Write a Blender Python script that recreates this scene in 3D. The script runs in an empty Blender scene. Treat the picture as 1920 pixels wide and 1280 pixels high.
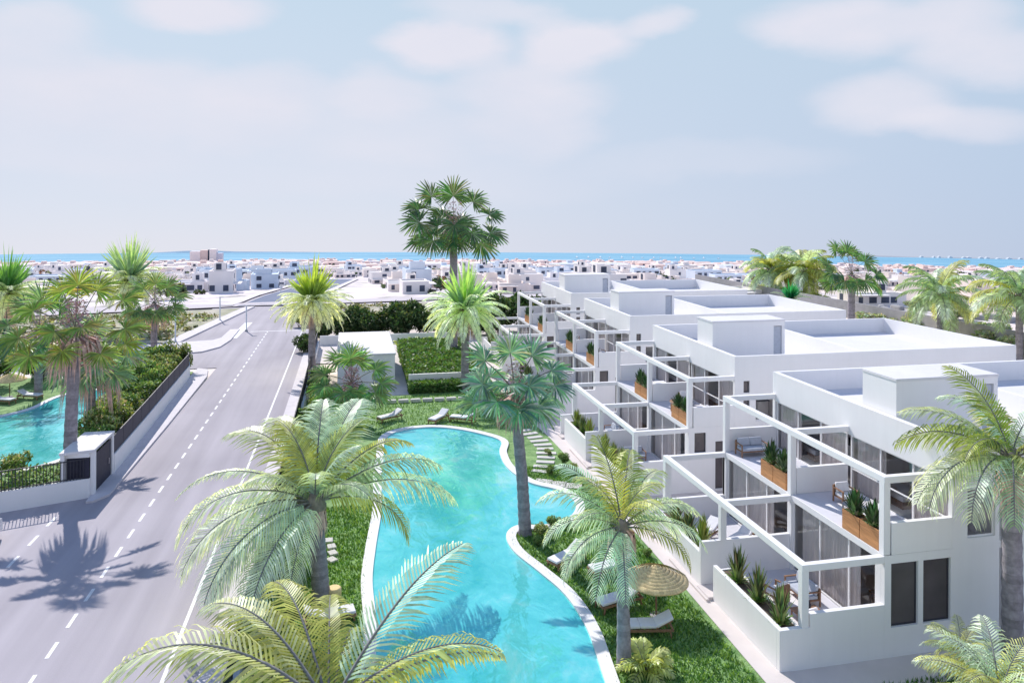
import bpy, math, random
from mathutils import Vector, Matrix
random.seed(7)
R = math.radians
S = bpy.context.scene
col = S.collection
PI = math.pi

# ------------------------------------------------------------------ helpers
class MB:
    """collects faces; build() links them as ONE mesh object"""
    def __init__(s): s.v = []; s.f = []; s.m = []; s.c = []; s.mats = []; s.sm = []
    def mi(s, m):
        if m not in s.mats: s.mats.append(m)
        return s.mats.index(m)
    def face(s, pts, m, c=(1, 1, 1), sm=False):
        n = len(s.v); s.v.extend(pts); s.f.append(tuple(range(n, n + len(pts))))
        s.m.append(s.mi(m)); s.c.append(c); s.sm.append(sm)
    def box(s, x0, x1, y0, y1, z0, z1, m, c=(1, 1, 1), rz=0, piv=None):
        p = [(x0, y0, z0), (x1, y0, z0), (x1, y1, z0), (x0, y1, z0), (x0, y0, z1), (x1, y0, z1), (x1, y1, z1), (x0, y1, z1)]
        if rz:
            cx, cy = piv or ((x0 + x1) / 2, (y0 + y1) / 2); a, b = math.cos(rz), math.sin(rz)
            p = [(cx + (q[0] - cx) * a - (q[1] - cy) * b, cy + (q[0] - cx) * b + (q[1] - cy) * a, q[2]) for q in p]
        n = len(s.v); s.v.extend(p); k = s.mi(m)
        for q in ((3, 2, 1, 0), (4, 5, 6, 7), (0, 1, 5, 4), (1, 2, 6, 5), (2, 3, 7, 6), (3, 0, 4, 7)):
            s.f.append(tuple(n + i for i in q)); s.m.append(k); s.c.append(c); s.sm.append(False)
    def obox(s, a, b, w, h, m, c=(1, 1, 1), up=(0, 0, 1)):
        """bar from point a to b with rectangular section w x h"""
        a = Vector(a); b = Vector(b); d = (b - a).normalized(); u = Vector(up)
        if abs(d.dot(u)) > .98: u = Vector((0, 1, 0))
        sd = d.cross(u).normalized() * w / 2; u2 = sd.cross(d).normalized() * h / 2
        p = [a - sd - u2, a + sd - u2, a + sd + u2, a - sd + u2, b - sd - u2, b + sd - u2, b + sd + u2, b - sd + u2]
        n = len(s.v); s.v.extend([tuple(q) for q in p]); k = s.mi(m)
        for q in ((0, 1, 2, 3), (7, 6, 5, 4), (0, 4, 5, 1), (1, 5, 6, 2), (2, 6, 7, 3), (3, 7, 4, 0)):
            s.f.append(tuple(n + i for i in q)); s.m.append(k); s.c.append(c); s.sm.append(False)
    def tube(s, path, rad, n, m, c=(1, 1, 1), caps=True, sm=True):
        path = [Vector(p) for p in path]; k = s.mi(m); rings = []
        for i, p in enumerate(path):
            d = (path[min(i + 1, len(path) - 1)] - path[max(i - 1, 0)]).normalized()
            u = Vector((1, 0, 0)) if abs(d.x) < .9 else Vector((0, 1, 0))
            a = d.cross(u).normalized(); b = d.cross(a)
            r = rad[i] if isinstance(rad, (list, tuple)) else rad
            base = len(s.v); rings.append(base)
            for j in range(n):
                t = 2 * PI * j / n; s.v.append(tuple(p + (a * math.cos(t) + b * math.sin(t)) * r))
        for i in range(len(rings) - 1):
            for j in range(n):
                q = (rings[i] + j, rings[i] + (j + 1) % n, rings[i + 1] + (j + 1) % n, rings[i + 1] + j)
                s.f.append(q); s.m.append(k); s.c.append(c[i % len(c)] if isinstance(c, list) else c); s.sm.append(sm)
        if caps:
            for b0 in (rings[0], rings[-1]):
                s.f.append(tuple(b0 + j for j in range(n))); s.m.append(k); s.c.append(c[0] if isinstance(c, list) else c); s.sm.append(False)
    def grid(s, pts, m, cf=None, sm=True):
        """pts[i][j] grid of points"""
        k = s.mi(m); base = len(s.v); w = len(pts[0])
        for row in pts: s.v.extend([tuple(p) for p in row])
        for i in range(len(pts) - 1):
            for j in range(w - 1):
                s.f.append((base + i * w + j, base + i * w + j + 1, base + (i + 1) * w + j + 1, base + (i + 1) * w + j))
                s.m.append(k); s.c.append(cf(i, j) if cf else (1, 1, 1)); s.sm.append(sm)
    def prism(s, poly, z0, z1, m, c=(1, 1, 1), bottom=False):
        n = len(poly)
        s.face([(x, y, z1) for x, y in poly], m, c)
        for i in range(n):
            a = poly[i]; b = poly[(i + 1) % n]
            s.face([(a[0], a[1], z0), (b[0], b[1], z0), (b[0], b[1], z1), (a[0], a[1], z1)], m, c)
    def build(s, name, parent=None, loc=None, bevel=0, **props):
        me = bpy.data.meshes.new(name); me.from_pydata(s.v, [], s.f)
        for mt in s.mats: me.materials.append(mt)
        me.polygons.foreach_set('material_index', s.m)
        me.polygons.foreach_set('use_smooth', s.sm)
        at = me.attributes.new('tint', 'FLOAT_COLOR', 'CORNER')
        buf = []
        for f, c in zip(s.f, s.c): buf.extend((c[0], c[1], c[2], 1.0) * len(f))
        at.data.foreach_set('color', buf)
        me.update()
        o = bpy.data.objects.new(name, me); col.objects.link(o)
        if parent: o.parent = parent
        if loc: o.location = loc
        if bevel:
            b = o.modifiers.new('bevel', 'BEVEL'); b.width = bevel; b.segments = 2; b.limit_method = 'ANGLE'
        for k2, v2 in props.items(): o[k2] = v2
        return o

def thing(name, loc, label, cat, rz=0, group=None):
    o = bpy.data.objects.new(name, None); o.empty_display_size = .3; col.objects.link(o)
    o.location = loc; o.rotation_euler.z = rz; o['label'] = label; o['category'] = cat
    if group: o['group'] = group
    return o
KIDS = {}
def kids(o): return [c for c in o.children]
def copy_tree(o, parent=None):
    c = o.copy(); col.objects.link(c)
    if parent: c.parent = parent
    for k in list(o.children): copy_tree(k, c)
    return c
def dup(o, loc, label, rz=None, sc=None):
    c = copy_tree(o); c.location = loc; c['label'] = label
    if rz is not None: c.rotation_euler.z = rz
    if sc is not None: c.scale = (sc, sc, sc)
    return c
def lerp(a, b, t): return a + (b - a) * t
def mixc(a, b, t): return tuple(lerp(x, y, t) for x, y in zip(a, b))

# ------------------------------------------------------------------ materials
def newmat(name):
    m = bpy.data.materials.new(name); m.use_nodes = True; nt = m.node_tree
    return m, nt, nt.nodes['Principled BSDF']
def N(nt, t, **k):
    n = nt.nodes.new(t)
    for a, b in k.items(): setattr(n, a, b)
    return n
def mat(name, c, rough=.7, var=.06, scale=3., bump=0., spec=.3, metal=0, tint=False, detail=4, c2=None, bscale=None, aniso=None, coat=0):
    m, nt, P = newmat(name); L = nt.links.new
    P.inputs['Roughness'].default_value = rough; P.inputs['Specular IOR Level'].default_value = spec
    P.inputs['Metallic'].default_value = metal
    P.inputs['Coat Weight'].default_value = coat
    tc = N(nt, 'ShaderNodeTexCoord'); no = N(nt, 'ShaderNodeTexNoise'); no.inputs['Scale'].default_value = scale; no.inputs['Detail'].default_value = detail
    src = tc.outputs['Object']
    if aniso:
        mp = N(nt, 'ShaderNodeMapping'); mp.inputs['Scale'].default_value = aniso; L(src, mp.inputs['Vector']); src = mp.outputs[0]
    L(src, no.inputs['Vector'])
    mx = N(nt, 'ShaderNodeMix', data_type='RGBA')
    rp = N(nt, 'ShaderNodeMapRange'); rp.inputs['From Min'].default_value = .3; rp.inputs['From Max'].default_value = .7
    L(no.outputs['Fac'], rp.inputs['Value']); L(rp.outputs[0], mx.inputs['Factor'])
    d = c2 or tuple(x * (1 - var * 2) for x in c)
    mx.inputs['A'].default_value = (*d, 1); mx.inputs['B'].default_value = (*c, 1)
    out = mx.outputs['Result']
    if tint:
        at = N(nt, 'ShaderNodeAttribute', attribute_name='tint'); mu = N(nt, 'ShaderNodeMix', data_type='RGBA', blend_type='MULTIPLY')
        mu.inputs['Factor'].default_value = 1; L(out, mu.inputs['A']); L(at.outputs['Color'], mu.inputs['B']); out = mu.outputs['Result']
    L(out, P.inputs['Base Color'])
    if bump:
        n2 = N(nt, 'ShaderNodeTexNoise'); n2.inputs['Scale'].default_value = bscale or scale * 8; n2.inputs['Detail'].default_value = 6
        L(src, n2.inputs['Vector']); b = N(nt, 'ShaderNodeBump'); b.inputs['Strength'].default_value = bump; b.inputs['Distance'].default_value = .05
        L(n2.outputs['Fac'], b.inputs['Height']); L(b.outputs[0], P.inputs['Normal'])
    return m
def leafmat(name, c, trans=.45, rough=.38, spec=.5, scale=2.):
    """leaf colour = tint attribute x c, with light passing through"""
    m, nt, P = newmat(name); L = nt.links.new
    at = N(nt, 'ShaderNodeAttribute', attribute_name='tint')
    no = N(nt, 'ShaderNodeTexNoise'); no.inputs['Scale'].default_value = scale; tc = N(nt, 'ShaderNodeTexCoord'); L(tc.outputs['Object'], no.inputs['Vector'])
    rp = N(nt, 'ShaderNodeMapRange'); rp.inputs['From Min'].default_value = .3; rp.inputs['From Max'].default_value = .7; rp.inputs['To Min'].default_value = .75; rp.inputs['To Max'].default_value = 1.25
    L(no.outputs['Fac'], rp.inputs['Value'])
    mu = N(nt, 'ShaderNodeMix', data_type='RGBA', blend_type='MULTIPLY'); mu.inputs['Factor'].default_value = 1; mu.inputs['B'].default_value = (*c, 1)
    L(at.outputs['Color'], mu.inputs['A'])
    m2 = N(nt, 'ShaderNodeVectorMath', operation='SCALE'); L(mu.outputs['Result'], m2.inputs[0]); L(rp.outputs[0], m2.inputs['Scale'])
    L(m2.outputs[0], P.inputs['Base Color']); P.inputs['Roughness'].default_value = rough; P.inputs['Specular IOR Level'].default_value = spec
    tr = N(nt, 'ShaderNodeBsdfTranslucent'); y = N(nt, 'ShaderNodeMix', data_type='RGBA', blend_type='MULTIPLY'); y.inputs['Factor'].default_value = 1
    y.inputs['B'].default_value = (1.25, 1.15, .45, 1); L(m2.outputs[0], y.inputs['A']); L(y.outputs['Result'], tr.inputs['Color'])
    mx = N(nt, 'ShaderNodeMixShader'); mx.inputs[0].default_value = trans
    L(P.outputs[0], mx.inputs[1]); L(tr.outputs[0], mx.inputs[2]); L(mx.outputs[0], nt.nodes['Material Output'].inputs['Surface'])
    return m

M = {}
M['white'] = mat('white_plaster', (.87, .855, .86), .75, .02, .6, bump=.05, bscale=30)
M['roofw'] = mat('white_roof', (.77, .75, .77), .8, .03, .5, bump=.04, bscale=20)
def weather(m, amt=.10):
    nt = m.node_tree; P = nt.nodes['Principled BSDF']; L = nt.links.new; src = P.inputs['Base Color'].links[0].from_socket
    tc = N(nt, 'ShaderNodeTexCoord'); mp = N(nt, 'ShaderNodeMapping'); mp.inputs['Scale'].default_value = (2.2, 2.2, .16); L(tc.outputs['Object'], mp.inputs['Vector'])
    no = N(nt, 'ShaderNodeTexNoise'); no.inputs['Scale'].default_value = 1.6; no.inputs['Detail'].default_value = 7; no.inputs['Roughness'].default_value = .65; L(mp.outputs[0], no.inputs['Vector'])
    rp = N(nt, 'ShaderNodeMapRange'); rp.inputs['From Min'].default_value = .45; rp.inputs['From Max'].default_value = .8; rp.inputs['To Min'].default_value = 0; rp.inputs['To Max'].default_value = amt * 3; L(no.outputs['Fac'], rp.inputs['Value'])
    mx = N(nt, 'ShaderNodeMix', data_type='RGBA', blend_type='MULTIPLY'); mx.inputs['B'].default_value = (.80, .78, .76, 1); L(rp.outputs[0], mx.inputs['Factor']); L(src, mx.inputs['A']); L(mx.outputs['Result'], P.inputs['Base Color'])
weather(M['white'], .045); weather(M['roofw'], .13)
M['dark'] = mat('dark_metal', (.05, .05, .065), .5, .1, 5)
M['black'] = mat('black_panel', (.035, .035, .06), .55, .15, 4, bump=.05)
M['kerb'] = mat('kerb_stone', (.62, .58, .60), .8, .07, 2, bump=.2)
M['pave'] = mat('pavement_tiles', (.68, .63, .66), .8, .06, 1.2, bump=.1)
M['path'] = mat('garden_path', (.70, .63, .61), .8, .05, .9, bump=.08)
M['cop'] = mat('pool_coping', (.80, .78, .79), .7, .03, 2, bump=.05)
M['paint'] = mat('road_paint', (.80, .79, .80), .6, .06, 6)
M['wood'] = mat('warm_wood', (.66, .32, .14), .55, .18, 2, bump=.1, aniso=(1, 1, 12), tint=True)
M['teak'] = mat('teak_wood', (.36, .20, .12), .55, .2, 8, tint=True)
M['cushion'] = mat('white_cushion', (.82, .80, .82), .9, .03, 5, bump=.1)
M['greyc'] = mat('grey_cushion', (.50, .53, .60), .9, .06, 5, bump=.1)
M['straw'] = mat('straw_thatch', (1.0, .76, .42), .9, .15, 14, bump=.3, tint=True)
M['trunk'] = mat('palm_trunk', (.36, .33, .37), .9, .18, 6, bump=.45, bscale=18, tint=True)
M['soil'] = mat('planter_soil', (.16, .12, .09), .95, .2, 6, bump=.3)
M['stone'] = mat('step_stone', (.70, .66, .63), .85, .1, 2, bump=.2)
M['grey'] = mat('grey_concrete', (.38, .37, .38), .85, .08, 1.2, bump=.2)
M['interior'] = mat('interior_wall', (.86, .80, .78), .85, .05, 1)
M['floorin'] = mat('interior_floor', (.88, .80, .74), .5, .08, 2)
M['terrace'] = mat('terrace_tiles', (.66, .65, .70), .7, .04, 2)
M['curtain'] = mat('sheer_curtain', (.97, .86, .83), .9, .06, 1.2, aniso=(8, 8, .3))
M['rubber'] = mat('rubber', (.03, .03, .035), .8, .1, 8)
M['chrome'] = mat('alloy', (.6, .6, .62), .3, .02, 8, metal=.9)
M['carw'] = mat('car_paint', (.78, .78, .80), .3, .02, 2, spec=.5, coat=.6)
M['carg'] = mat('car_glass', (.03, .035, .045), .08, .05, 2, spec=.6)
M['lamp'] = mat('lamp_lens', (.8, .8, .82), .15, .03, 5, spec=.6)
M['darkwin'] = mat('dark_window', (.15, .13, .135), .18, .2, .5, spec=.4)
M['leaf'] = leafmat('palm_leaf', (1.25, 1.25, 1.25), .42, .42, .45)
M['bush'] = leafmat('shrub_leaf', (1, 1, 1), .3, .5, .35, 1.2)
M['skirt'] = mat('dry_fronds', (.68, .53, .47), .9, .2, 5, tint=True)
def sailmat():
    m, nt, P = newmat('sail_cloth'); tr = N(nt, 'ShaderNodeBsdfTranslucent'); tr.inputs[0].default_value = (.9, .9, .92, 1); mx = N(nt, 'ShaderNodeMixShader'); P.inputs['Base Color'].default_value = (.9, .9, .92, 1)
    nt.links.new(P.outputs[0], mx.inputs[1]); nt.links.new(tr.outputs[0], mx.inputs[2]); nt.links.new(mx.outputs[0], nt.nodes['Material Output'].inputs['Surface']); return m
M['sail'] = sailmat()
M['town'] = mat('town_render', (.93, .90, .90), .85, .05, .3, tint=True)  # base lifted so the colour stands in for haze over the distance
M['agave'] = leafmat('agave_leaf', (1, 1, 1), .15, .45, .4)

def glassmat(name, tintc=(.93, .95, .97), refl=.25):
    m = bpy.data.materials.new(name); m.use_nodes = True; nt = m.node_tree; nt.nodes.clear(); L = nt.links.new
    o = N(nt, 'ShaderNodeOutputMaterial'); t = N(nt, 'ShaderNodeBsdfTransparent'); t.inputs[0].default_value = (*tintc, 1)
    g = N(nt, 'ShaderNodeBsdfGlossy'); g.inputs['Roughness'].default_value = .03
    fr = N(nt, 'ShaderNodeFresnel'); fr.inputs[0].default_value = 1.5
    ad = N(nt, 'ShaderNodeMath', operation='MULTIPLY_ADD'); ad.inputs[1].default_value = .75; ad.inputs[2].default_value = .04; L(fr.outputs[0], ad.inputs[0])
    ad.use_clamp = True
    x = N(nt, 'ShaderNodeMixShader'); L(ad.outputs[0], x.inputs[0]); L(t.outputs[0], x.inputs[1]); L(g.outputs[0], x.inputs[2]); L(x.outputs[0], o.inputs[0])
    return m
M['glass'] = glassmat('window_glass')

def asphaltmat():
    m, nt, P = newmat('asphalt'); L = nt.links.new
    tc = N(nt, 'ShaderNodeTexCoord')
    a = N(nt, 'ShaderNodeTexNoise'); a.inputs['Scale'].default_value = .09; a.inputs['Detail'].default_value = 5; L(tc.outputs['Object'], a.inputs['Vector'])
    mp = N(nt, 'ShaderNodeMapping'); mp.inputs['Scale'].default_value = (1.2, .05, 1); L(tc.outputs['Object'], mp.inputs['Vector'])
    b = N(nt, 'ShaderNodeTexNoise'); b.inputs['Scale'].default_value = .8; b.inputs['Detail'].default_value = 3; L(mp.outputs[0], b.inputs['Vector'])
    c = N(nt, 'ShaderNodeTexNoise'); c.inputs['Scale'].default_value = 25; c.inputs['Detail'].default_value = 6; L(tc.outputs['Object'], c.inputs['Vector'])
    s1 = N(nt, 'ShaderNodeMath', operation='ADD'); L(a.outputs['Fac'], s1.inputs[0]); L(b.outputs['Fac'], s1.inputs[1])
    s2 = N(nt, 'ShaderNodeMath', operation='MULTIPLY_ADD'); s2.inputs[1].default_value = .45; L(c.outputs['Fac'], s2.inputs[0]); L(s1.outputs[0], s2.inputs[2])
    r = N(nt, 'ShaderNodeValToRGB'); r.color_ramp.elements[0].position = .85 / 2; r.color_ramp.elements[1].position = 1.55 / 2
    h = N(nt, 'ShaderNodeMath', operation='MULTIPLY'); h.inputs[1].default_value = .5; L(s2.outputs[0], h.inputs[0])
    r.color_ramp.elements[0].color = (.34, .31, .34, 1); r.color_ramp.elements[1].color = (.49, .45, .485, 1)
    L(h.outputs[0], r.inputs[0]); L(r.outputs[0], P.inputs['Base Color']); P.inputs['Roughness'].default_value = .85
    P.inputs['Specular IOR Level'].default_value = .15
    bu = N(nt, 'ShaderNodeBump'); bu.inputs['Strength'].default_value = .25; bu.inputs['Distance'].default_value = .02; L(c.outputs['Fac'], bu.inputs['Height']); L(bu.outputs[0], P.inputs['Normal'])
    return m
M['asphalt'] = asphaltmat()

def lawnmat():
    m, nt, P = newmat('lawn'); L = nt.links.new
    tc = N(nt, 'ShaderNodeTexCoord')
    a = N(nt, 'ShaderNodeTexNoise'); a.inputs['Scale'].default_value = 1.1; a.inputs['Detail'].default_value = 8; a.inputs['Roughness'].default_value = .7; L(tc.outputs['Object'], a.inputs['Vector'])
    r = N(nt, 'ShaderNodeValToRGB'); e = r.color_ramp.elements; e[0].position = .35; e[0].color = (.09, .21, .055, 1); e[1].position = .66; e[1].color = (.34, .52, .19, 1)
    L(a.outputs['Fac'], r.inputs[0]); L(r.outputs[0], P.inputs['Base Color']); P.inputs['Roughness'].default_value = .9
    b = N(nt, 'ShaderNodeTexNoise'); b.inputs['Scale'].default_value = 18; b.inputs['Detail'].default_value = 4; L(tc.outputs['Object'], b.inputs['Vector'])
    bu = N(nt, 'ShaderNodeBump'); bu.inputs['Strength'].default_value = .8; bu.inputs['Distance'].default_value = .1; L(b.outputs['Fac'], bu.inputs['Height']); L(bu.outputs[0], P.inputs['Normal'])
    return m
M['lawn'] = lawnmat()

def watermat(name, deep, caustic, white, scale):
    m, nt, P = newmat(name); L = nt.links.new
    tc = N(nt, 'ShaderNodeTexCoord'); mp = N(nt, 'ShaderNodeMapping'); mp.inputs['Scale'].default_value = (1, .55, 1); L(tc.outputs['Object'], mp.inputs['Vector'])
    w = N(nt, 'ShaderNodeTexNoise'); w.inputs['Scale'].default_value = scale; w.inputs['Detail'].default_value = 7; w.inputs['Roughness'].default_value = .62; w.inputs['Distortion'].default_value = .5; L(mp.outputs[0], w.inputs['Vector'])
    r = N(nt, 'ShaderNodeValToRGB'); e = r.color_ramp.elements
    e[0].position = .36; e[0].color = (*deep, 1); e[1].position = .55; e[1].color = (*caustic, 1); x = e.new(.72); x.color = (*white, 1)  # paler stops paint caustic and reflection patterns into the water colour
    L(w.outputs['Fac'], r.inputs[0]); L(r.outputs[0], P.inputs['Base Color'])
    P.inputs['Roughness'].default_value = .08; P.inputs['Metallic'].default_value = .4; P.inputs['Specular IOR Level'].default_value = .6
    n2 = N(nt, 'ShaderNodeTexNoise'); n2.inputs['Scale'].default_value = scale * 4; n2.inputs['Detail'].default_value = 3; n2.inputs['Distortion'].default_value = .6; L(mp.outputs[0], n2.inputs['Vector'])
    bu = N(nt, 'ShaderNodeBump'); bu.inputs['Strength'].default_value = .5; bu.inputs['Distance'].default_value = .12; L(n2.outputs['Fac'], bu.inputs['Height']); L(bu.outputs[0], P.inputs['Normal'])
    return m
M['pool'] = watermat('pool_water', (.07, .62, .63), (.16, .79, .80), (.50, .92, .92), .33)

def seamat():
    m, nt, P = newmat('sea_water'); L = nt.links.new
    tc = N(nt, 'ShaderNodeTexCoord'); mp = N(nt, 'ShaderNodeMapping'); mp.inputs['Scale'].default_value = (.003, .02, 1); L(tc.outputs['Object'], mp.inputs['Vector'])
    a = N(nt, 'ShaderNodeTexNoise'); a.inputs['Scale'].default_value = 1; a.inputs['Detail'].default_value = 4; L(mp.outputs[0], a.inputs['Vector'])
    r = N(nt, 'ShaderNodeValToRGB'); e = r.color_ramp.elements; e[0].position = .35; e[0].color = (.16, .36, .50, 1); e[1].position = .7; e[1].color = (.27, .49, .61, 1)
    L(a.outputs['Fac'], r.inputs[0]); L(r.outputs[0], P.inputs['Base Color']); P.inputs['Roughness'].default_value = .9; P.inputs['Specular IOR Level'].default_value = .1
    return m
M['sea'] = seamat()

def landmat():
    m, nt, P = newmat('dry_land'); L = nt.links.new
    tc = N(nt, 'ShaderNodeTexCoord'); at = N(nt, 'ShaderNodeAttribute', attribute_name='tint')
    a = N(nt, 'ShaderNodeTexNoise'); a.inputs['Scale'].default_value = .12; a.inputs['Detail'].default_value = 8; a.inputs['Roughness'].default_value = .65; L(tc.outputs['Object'], a.inputs['Vector'])
    r = N(nt, 'ShaderNodeValToRGB'); e = r.color_ramp.elements; e[0].position = .36; e[0].color = (.40, .38, .32, 1); e[1].position = .48; e[1].color = (.80, .70, .67, 1)
    x = e.new(.7); x.color = (.86, .81, .81, 1)
    L(a.outputs['Fac'], r.inputs[0])
    mu = N(nt, 'ShaderNodeMix', data_type='RGBA', blend_type='MULTIPLY'); mu.inputs['Factor'].default_value = 1; L(r.outputs[0], mu.inputs['A']); L(at.outputs['Color'], mu.inputs['B'])
    L(mu.outputs['Result'], P.inputs['Base Color']); P.inputs['Roughness'].default_value = .95; P.inputs['Specular IOR Level'].default_value = .05
    return m
M['land'] = landmat()

# ------------------------------------------------------------------ camera, world, sun
YAW = math.atan2(301.6, 1390)          # camera looks this far to the right of the road's direction
CH, SH = math.cos(YAW), math.sin(YAW)
cd = bpy.data.cameras.new('camera'); cam = bpy.data.objects.new('camera', cd); col.objects.link(cam)
cam.matrix_world = Matrix.Translation((0, 0, 16.5)) @ Matrix.Rotation(-YAW, 4, 'Z') @ Matrix.Rotation(R(90), 4, 'X') @ Matrix.Rotation(.005, 4, 'Z')
cd.sensor_width = 36; cd.lens = 36 * 1390 / 1920; cd.shift_y = -(640 - 391.65) / 1920
cd.clip_start = .2; cd.clip_end = 20000; S.camera = cam

SUN_EL = R(38.5); SX, SY = -.31, .95    # towards the sun
w = bpy.data.worlds.new('World'); S.world = w; w.use_nodes = True; nt = w.node_tree; L = nt.links.new
bg = nt.nodes['Background']; bg.inputs['Strength'].default_value = .104
tc = N(nt, 'ShaderNodeTexCoord')
nrm = N(nt, 'ShaderNodeVectorMath', operation='NORMALIZE'); L(tc.outputs['Generated'], nrm.inputs[0])
sep = N(nt, 'ShaderNodeSeparateXYZ'); L(nrm.outputs[0], sep.inputs[0])
def Mth(op, a, b=None, c=None, clamp=False):
    n = N(nt, 'ShaderNodeMath', operation=op); n.use_clamp = clamp
    for i, x in enumerate((a, b, c)):
        if x is None: continue
        if isinstance(x, (int, float)): n.inputs[i].default_value = x
        else: L(x, n.inputs[i])
    return n.outputs[0]
zz = Mth('MAXIMUM', Mth('ADD', sep.outputs['Z'], .07), .03)
cmb = N(nt, 'ShaderNodeCombineXYZ'); L(sep.outputs['X'], cmb.inputs[0]); L(sep.outputs['Y'], cmb.inputs[1]); L(zz, cmb.inputs[2])
sky = N(nt, 'ShaderNodeTexSky', sky_type='NISHITA'); sky.sun_disc = False; sky.sun_elevation = SUN_EL
sky.sun_rotation = math.atan2(SX, SY); sky.air_density = 1.0; sky.dust_density = .6; sky.ozone_density = 1.4; sky.altitude = 50
L(cmb.outputs[0], sky.inputs['Vector'])
def mixw(f, a, b):
    n = N(nt, 'ShaderNodeMix', data_type='RGBA')
    for k, x in (('Factor', f), ('A', a), ('B', b)):
        if isinstance(x, tuple): n.inputs[k].default_value = (*x, 1)
        elif isinstance(x, (int, float)): n.inputs[k].default_value = x
        else: L(x, n.inputs[k])
    return n.outputs['Result']
# high thin veil over the blue, paler and more lavender towards the horizon
el = N(nt, 'ShaderNodeMapRange'); el.inputs['From Min'].default_value = -.07; el.inputs['From Max'].default_value = .30; L(sep.outputs['Z'], el.inputs['Value'])
fwd = Mth('ADD', Mth('MULTIPLY', sep.outputs['X'], SH), Mth('MULTIPLY', sep.outputs['Y'], CH))
rgt = Mth('SUBTRACT', Mth('MULTIPLY', sep.outputs['X'], CH), Mth('MULTIPLY', sep.outputs['Y'], SH))
fpos = Mth('MAXIMUM', fwd, .05)
pu = Mth('DIVIDE', rgt, fpos); pv = Mth('DIVIDE', sep.outputs['Z'], fpos)
side = N(nt, 'ShaderNodeMapRange'); side.inputs['From Min'].default_value = -.2; side.inputs['From Max'].default_value = .75; L(pu, side.inputs['Value'])
hor = mixw(side.outputs[0], (6.9, 7.1, 8.3), (4.7, 5.6, 7.5))
top = (5.4, 6.8, 8.1)
ze = N(nt, 'ShaderNodeMapRange'); ze.inputs['From Min'].default_value = .27; ze.inputs['From Max'].default_value = .6; L(sep.outputs['Z'], ze.inputs['Value'])
veil = mixw(ze.outputs[0], mixw(el.outputs[0], hor, top), (1.7, 3.0, 6.2))
base = mixw(.92, sky.outputs[0], veil)
nz = N(nt, 'ShaderNodeTexNoise'); nz.inputs['Scale'].default_value = 4.5; nz.inputs['Detail'].default_value = 6; nz.inputs['Roughness'].default_value = .55
mpw = N(nt, 'ShaderNodeMapping'); mpw.inputs['Scale'].default_value = (1, 1, 2.2); L(cmb.outputs[0], mpw.inputs['Vector']); L(mpw.outputs[0], nz.inputs['Vector'])
nsep = N(nt, 'ShaderNodeSeparateColor'); L(nz.outputs['Color'], nsep.inputs[0])
du = Mth('MULTIPLY', Mth('SUBTRACT', nsep.outputs[0], .5), .13); dv = Mth('MULTIPLY', Mth('SUBTRACT', nsep.outputs[1], .5), .09)
pu2 = Mth('ADD', pu, du); pv2 = Mth('ADD', pv, dv)
acc = None
for (u, v, ru, rv, a) in [(60, 160, 210, 90, .8), (240, 180, 190, 85, .75), (60, 60, 130, 50, .7), (380, 20, 150, 48, .95), (490, 185, 150, 60, .75), (460, 240, 140, 55, .6),
        (740, 185, 140, 55, .75), (850, 82, 130, 50, 1.), (1095, 75, 110, 60, 1.), (1000, 165, 140, 70, .85), (1010, 250, 120, 55, .7), (1235, 40, 65, 38, .7),
        (1560, 40, 170, 62, .9), (1780, 30, 140, 55, .9), (1850, 95, 170, 58, .85), (1660, 190, 150, 65, .8), (1820, 225, 140, 45, .7), (720, 250, 260, 60, .5),
        (930, 15, 170, 28, .6), (150, 270, 300, 60, .45), (1350, 300, 260, 40, .25), (640, 330, 600, 60, .3)]:
    cu = (u - 960) / 1390; cv = (391.65 - v) / 1390
    a1 = Mth('DIVIDE', Mth('SUBTRACT', pu2, cu), ru / 1390); a2 = Mth('DIVIDE', Mth('SUBTRACT', pv2, cv), rv / 1390)
    d = Mth('ADD', Mth('MULTIPLY', a1, a1), Mth('MULTIPLY', a2, a2))
    mr = N(nt, 'ShaderNodeMapRange', interpolation_type='SMOOTHSTEP'); mr.inputs['From Min'].default_value = 1.4; mr.inputs['From Max'].default_value = .0
    mr.inputs['To Min'].default_value = 0; mr.inputs['To Max'].default_value = a; L(d, mr.inputs['Value'])
    acc = mr.outputs[0] if acc is None else Mth('SUBTRACT', Mth('ADD', acc, mr.outputs[0]), Mth('MULTIPLY', acc, mr.outputs[0]))
# generic clouds for the rest of the sky, behind the camera
nb = N(nt, 'ShaderNodeTexNoise'); nb.inputs['Scale'].default_value = 3; nb.inputs['Detail'].default_value = 6; L(mpw.outputs[0], nb.inputs['Vector'])
mb = N(nt, 'ShaderNodeMapRange'); mb.inputs['From Min'].default_value = .48; mb.inputs['From Max'].default_value = .62; L(nb.outputs['Fac'], mb.inputs['Value'])
front = N(nt, 'ShaderNodeMapRange'); front.inputs['From Min'].default_value = .3; front.inputs['From Max'].default_value = .5; L(fwd, front.inputs['Value'])
mask = Mth('ADD', Mth('MULTIPLY', acc, front.outputs[0]), Mth('MULTIPLY', mb.outputs[0], Mth('SUBTRACT', 1, front.outputs[0])))
soft = Mth('MULTIPLY', mask, Mth('MULTIPLY_ADD', nsep.outputs[2], 1.1, .55), clamp=True)
soft = Mth('MULTIPLY', soft, Mth('SUBTRACT', 1, Mth('MULTIPLY', ze.outputs[0], .8)))
cl = mixw(nsep.outputs[2], (7.0, 7.2, 8.3), (7.9, 7.8, 8.6))
L(mixw(soft, base, cl), bg.inputs['Color'])

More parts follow.
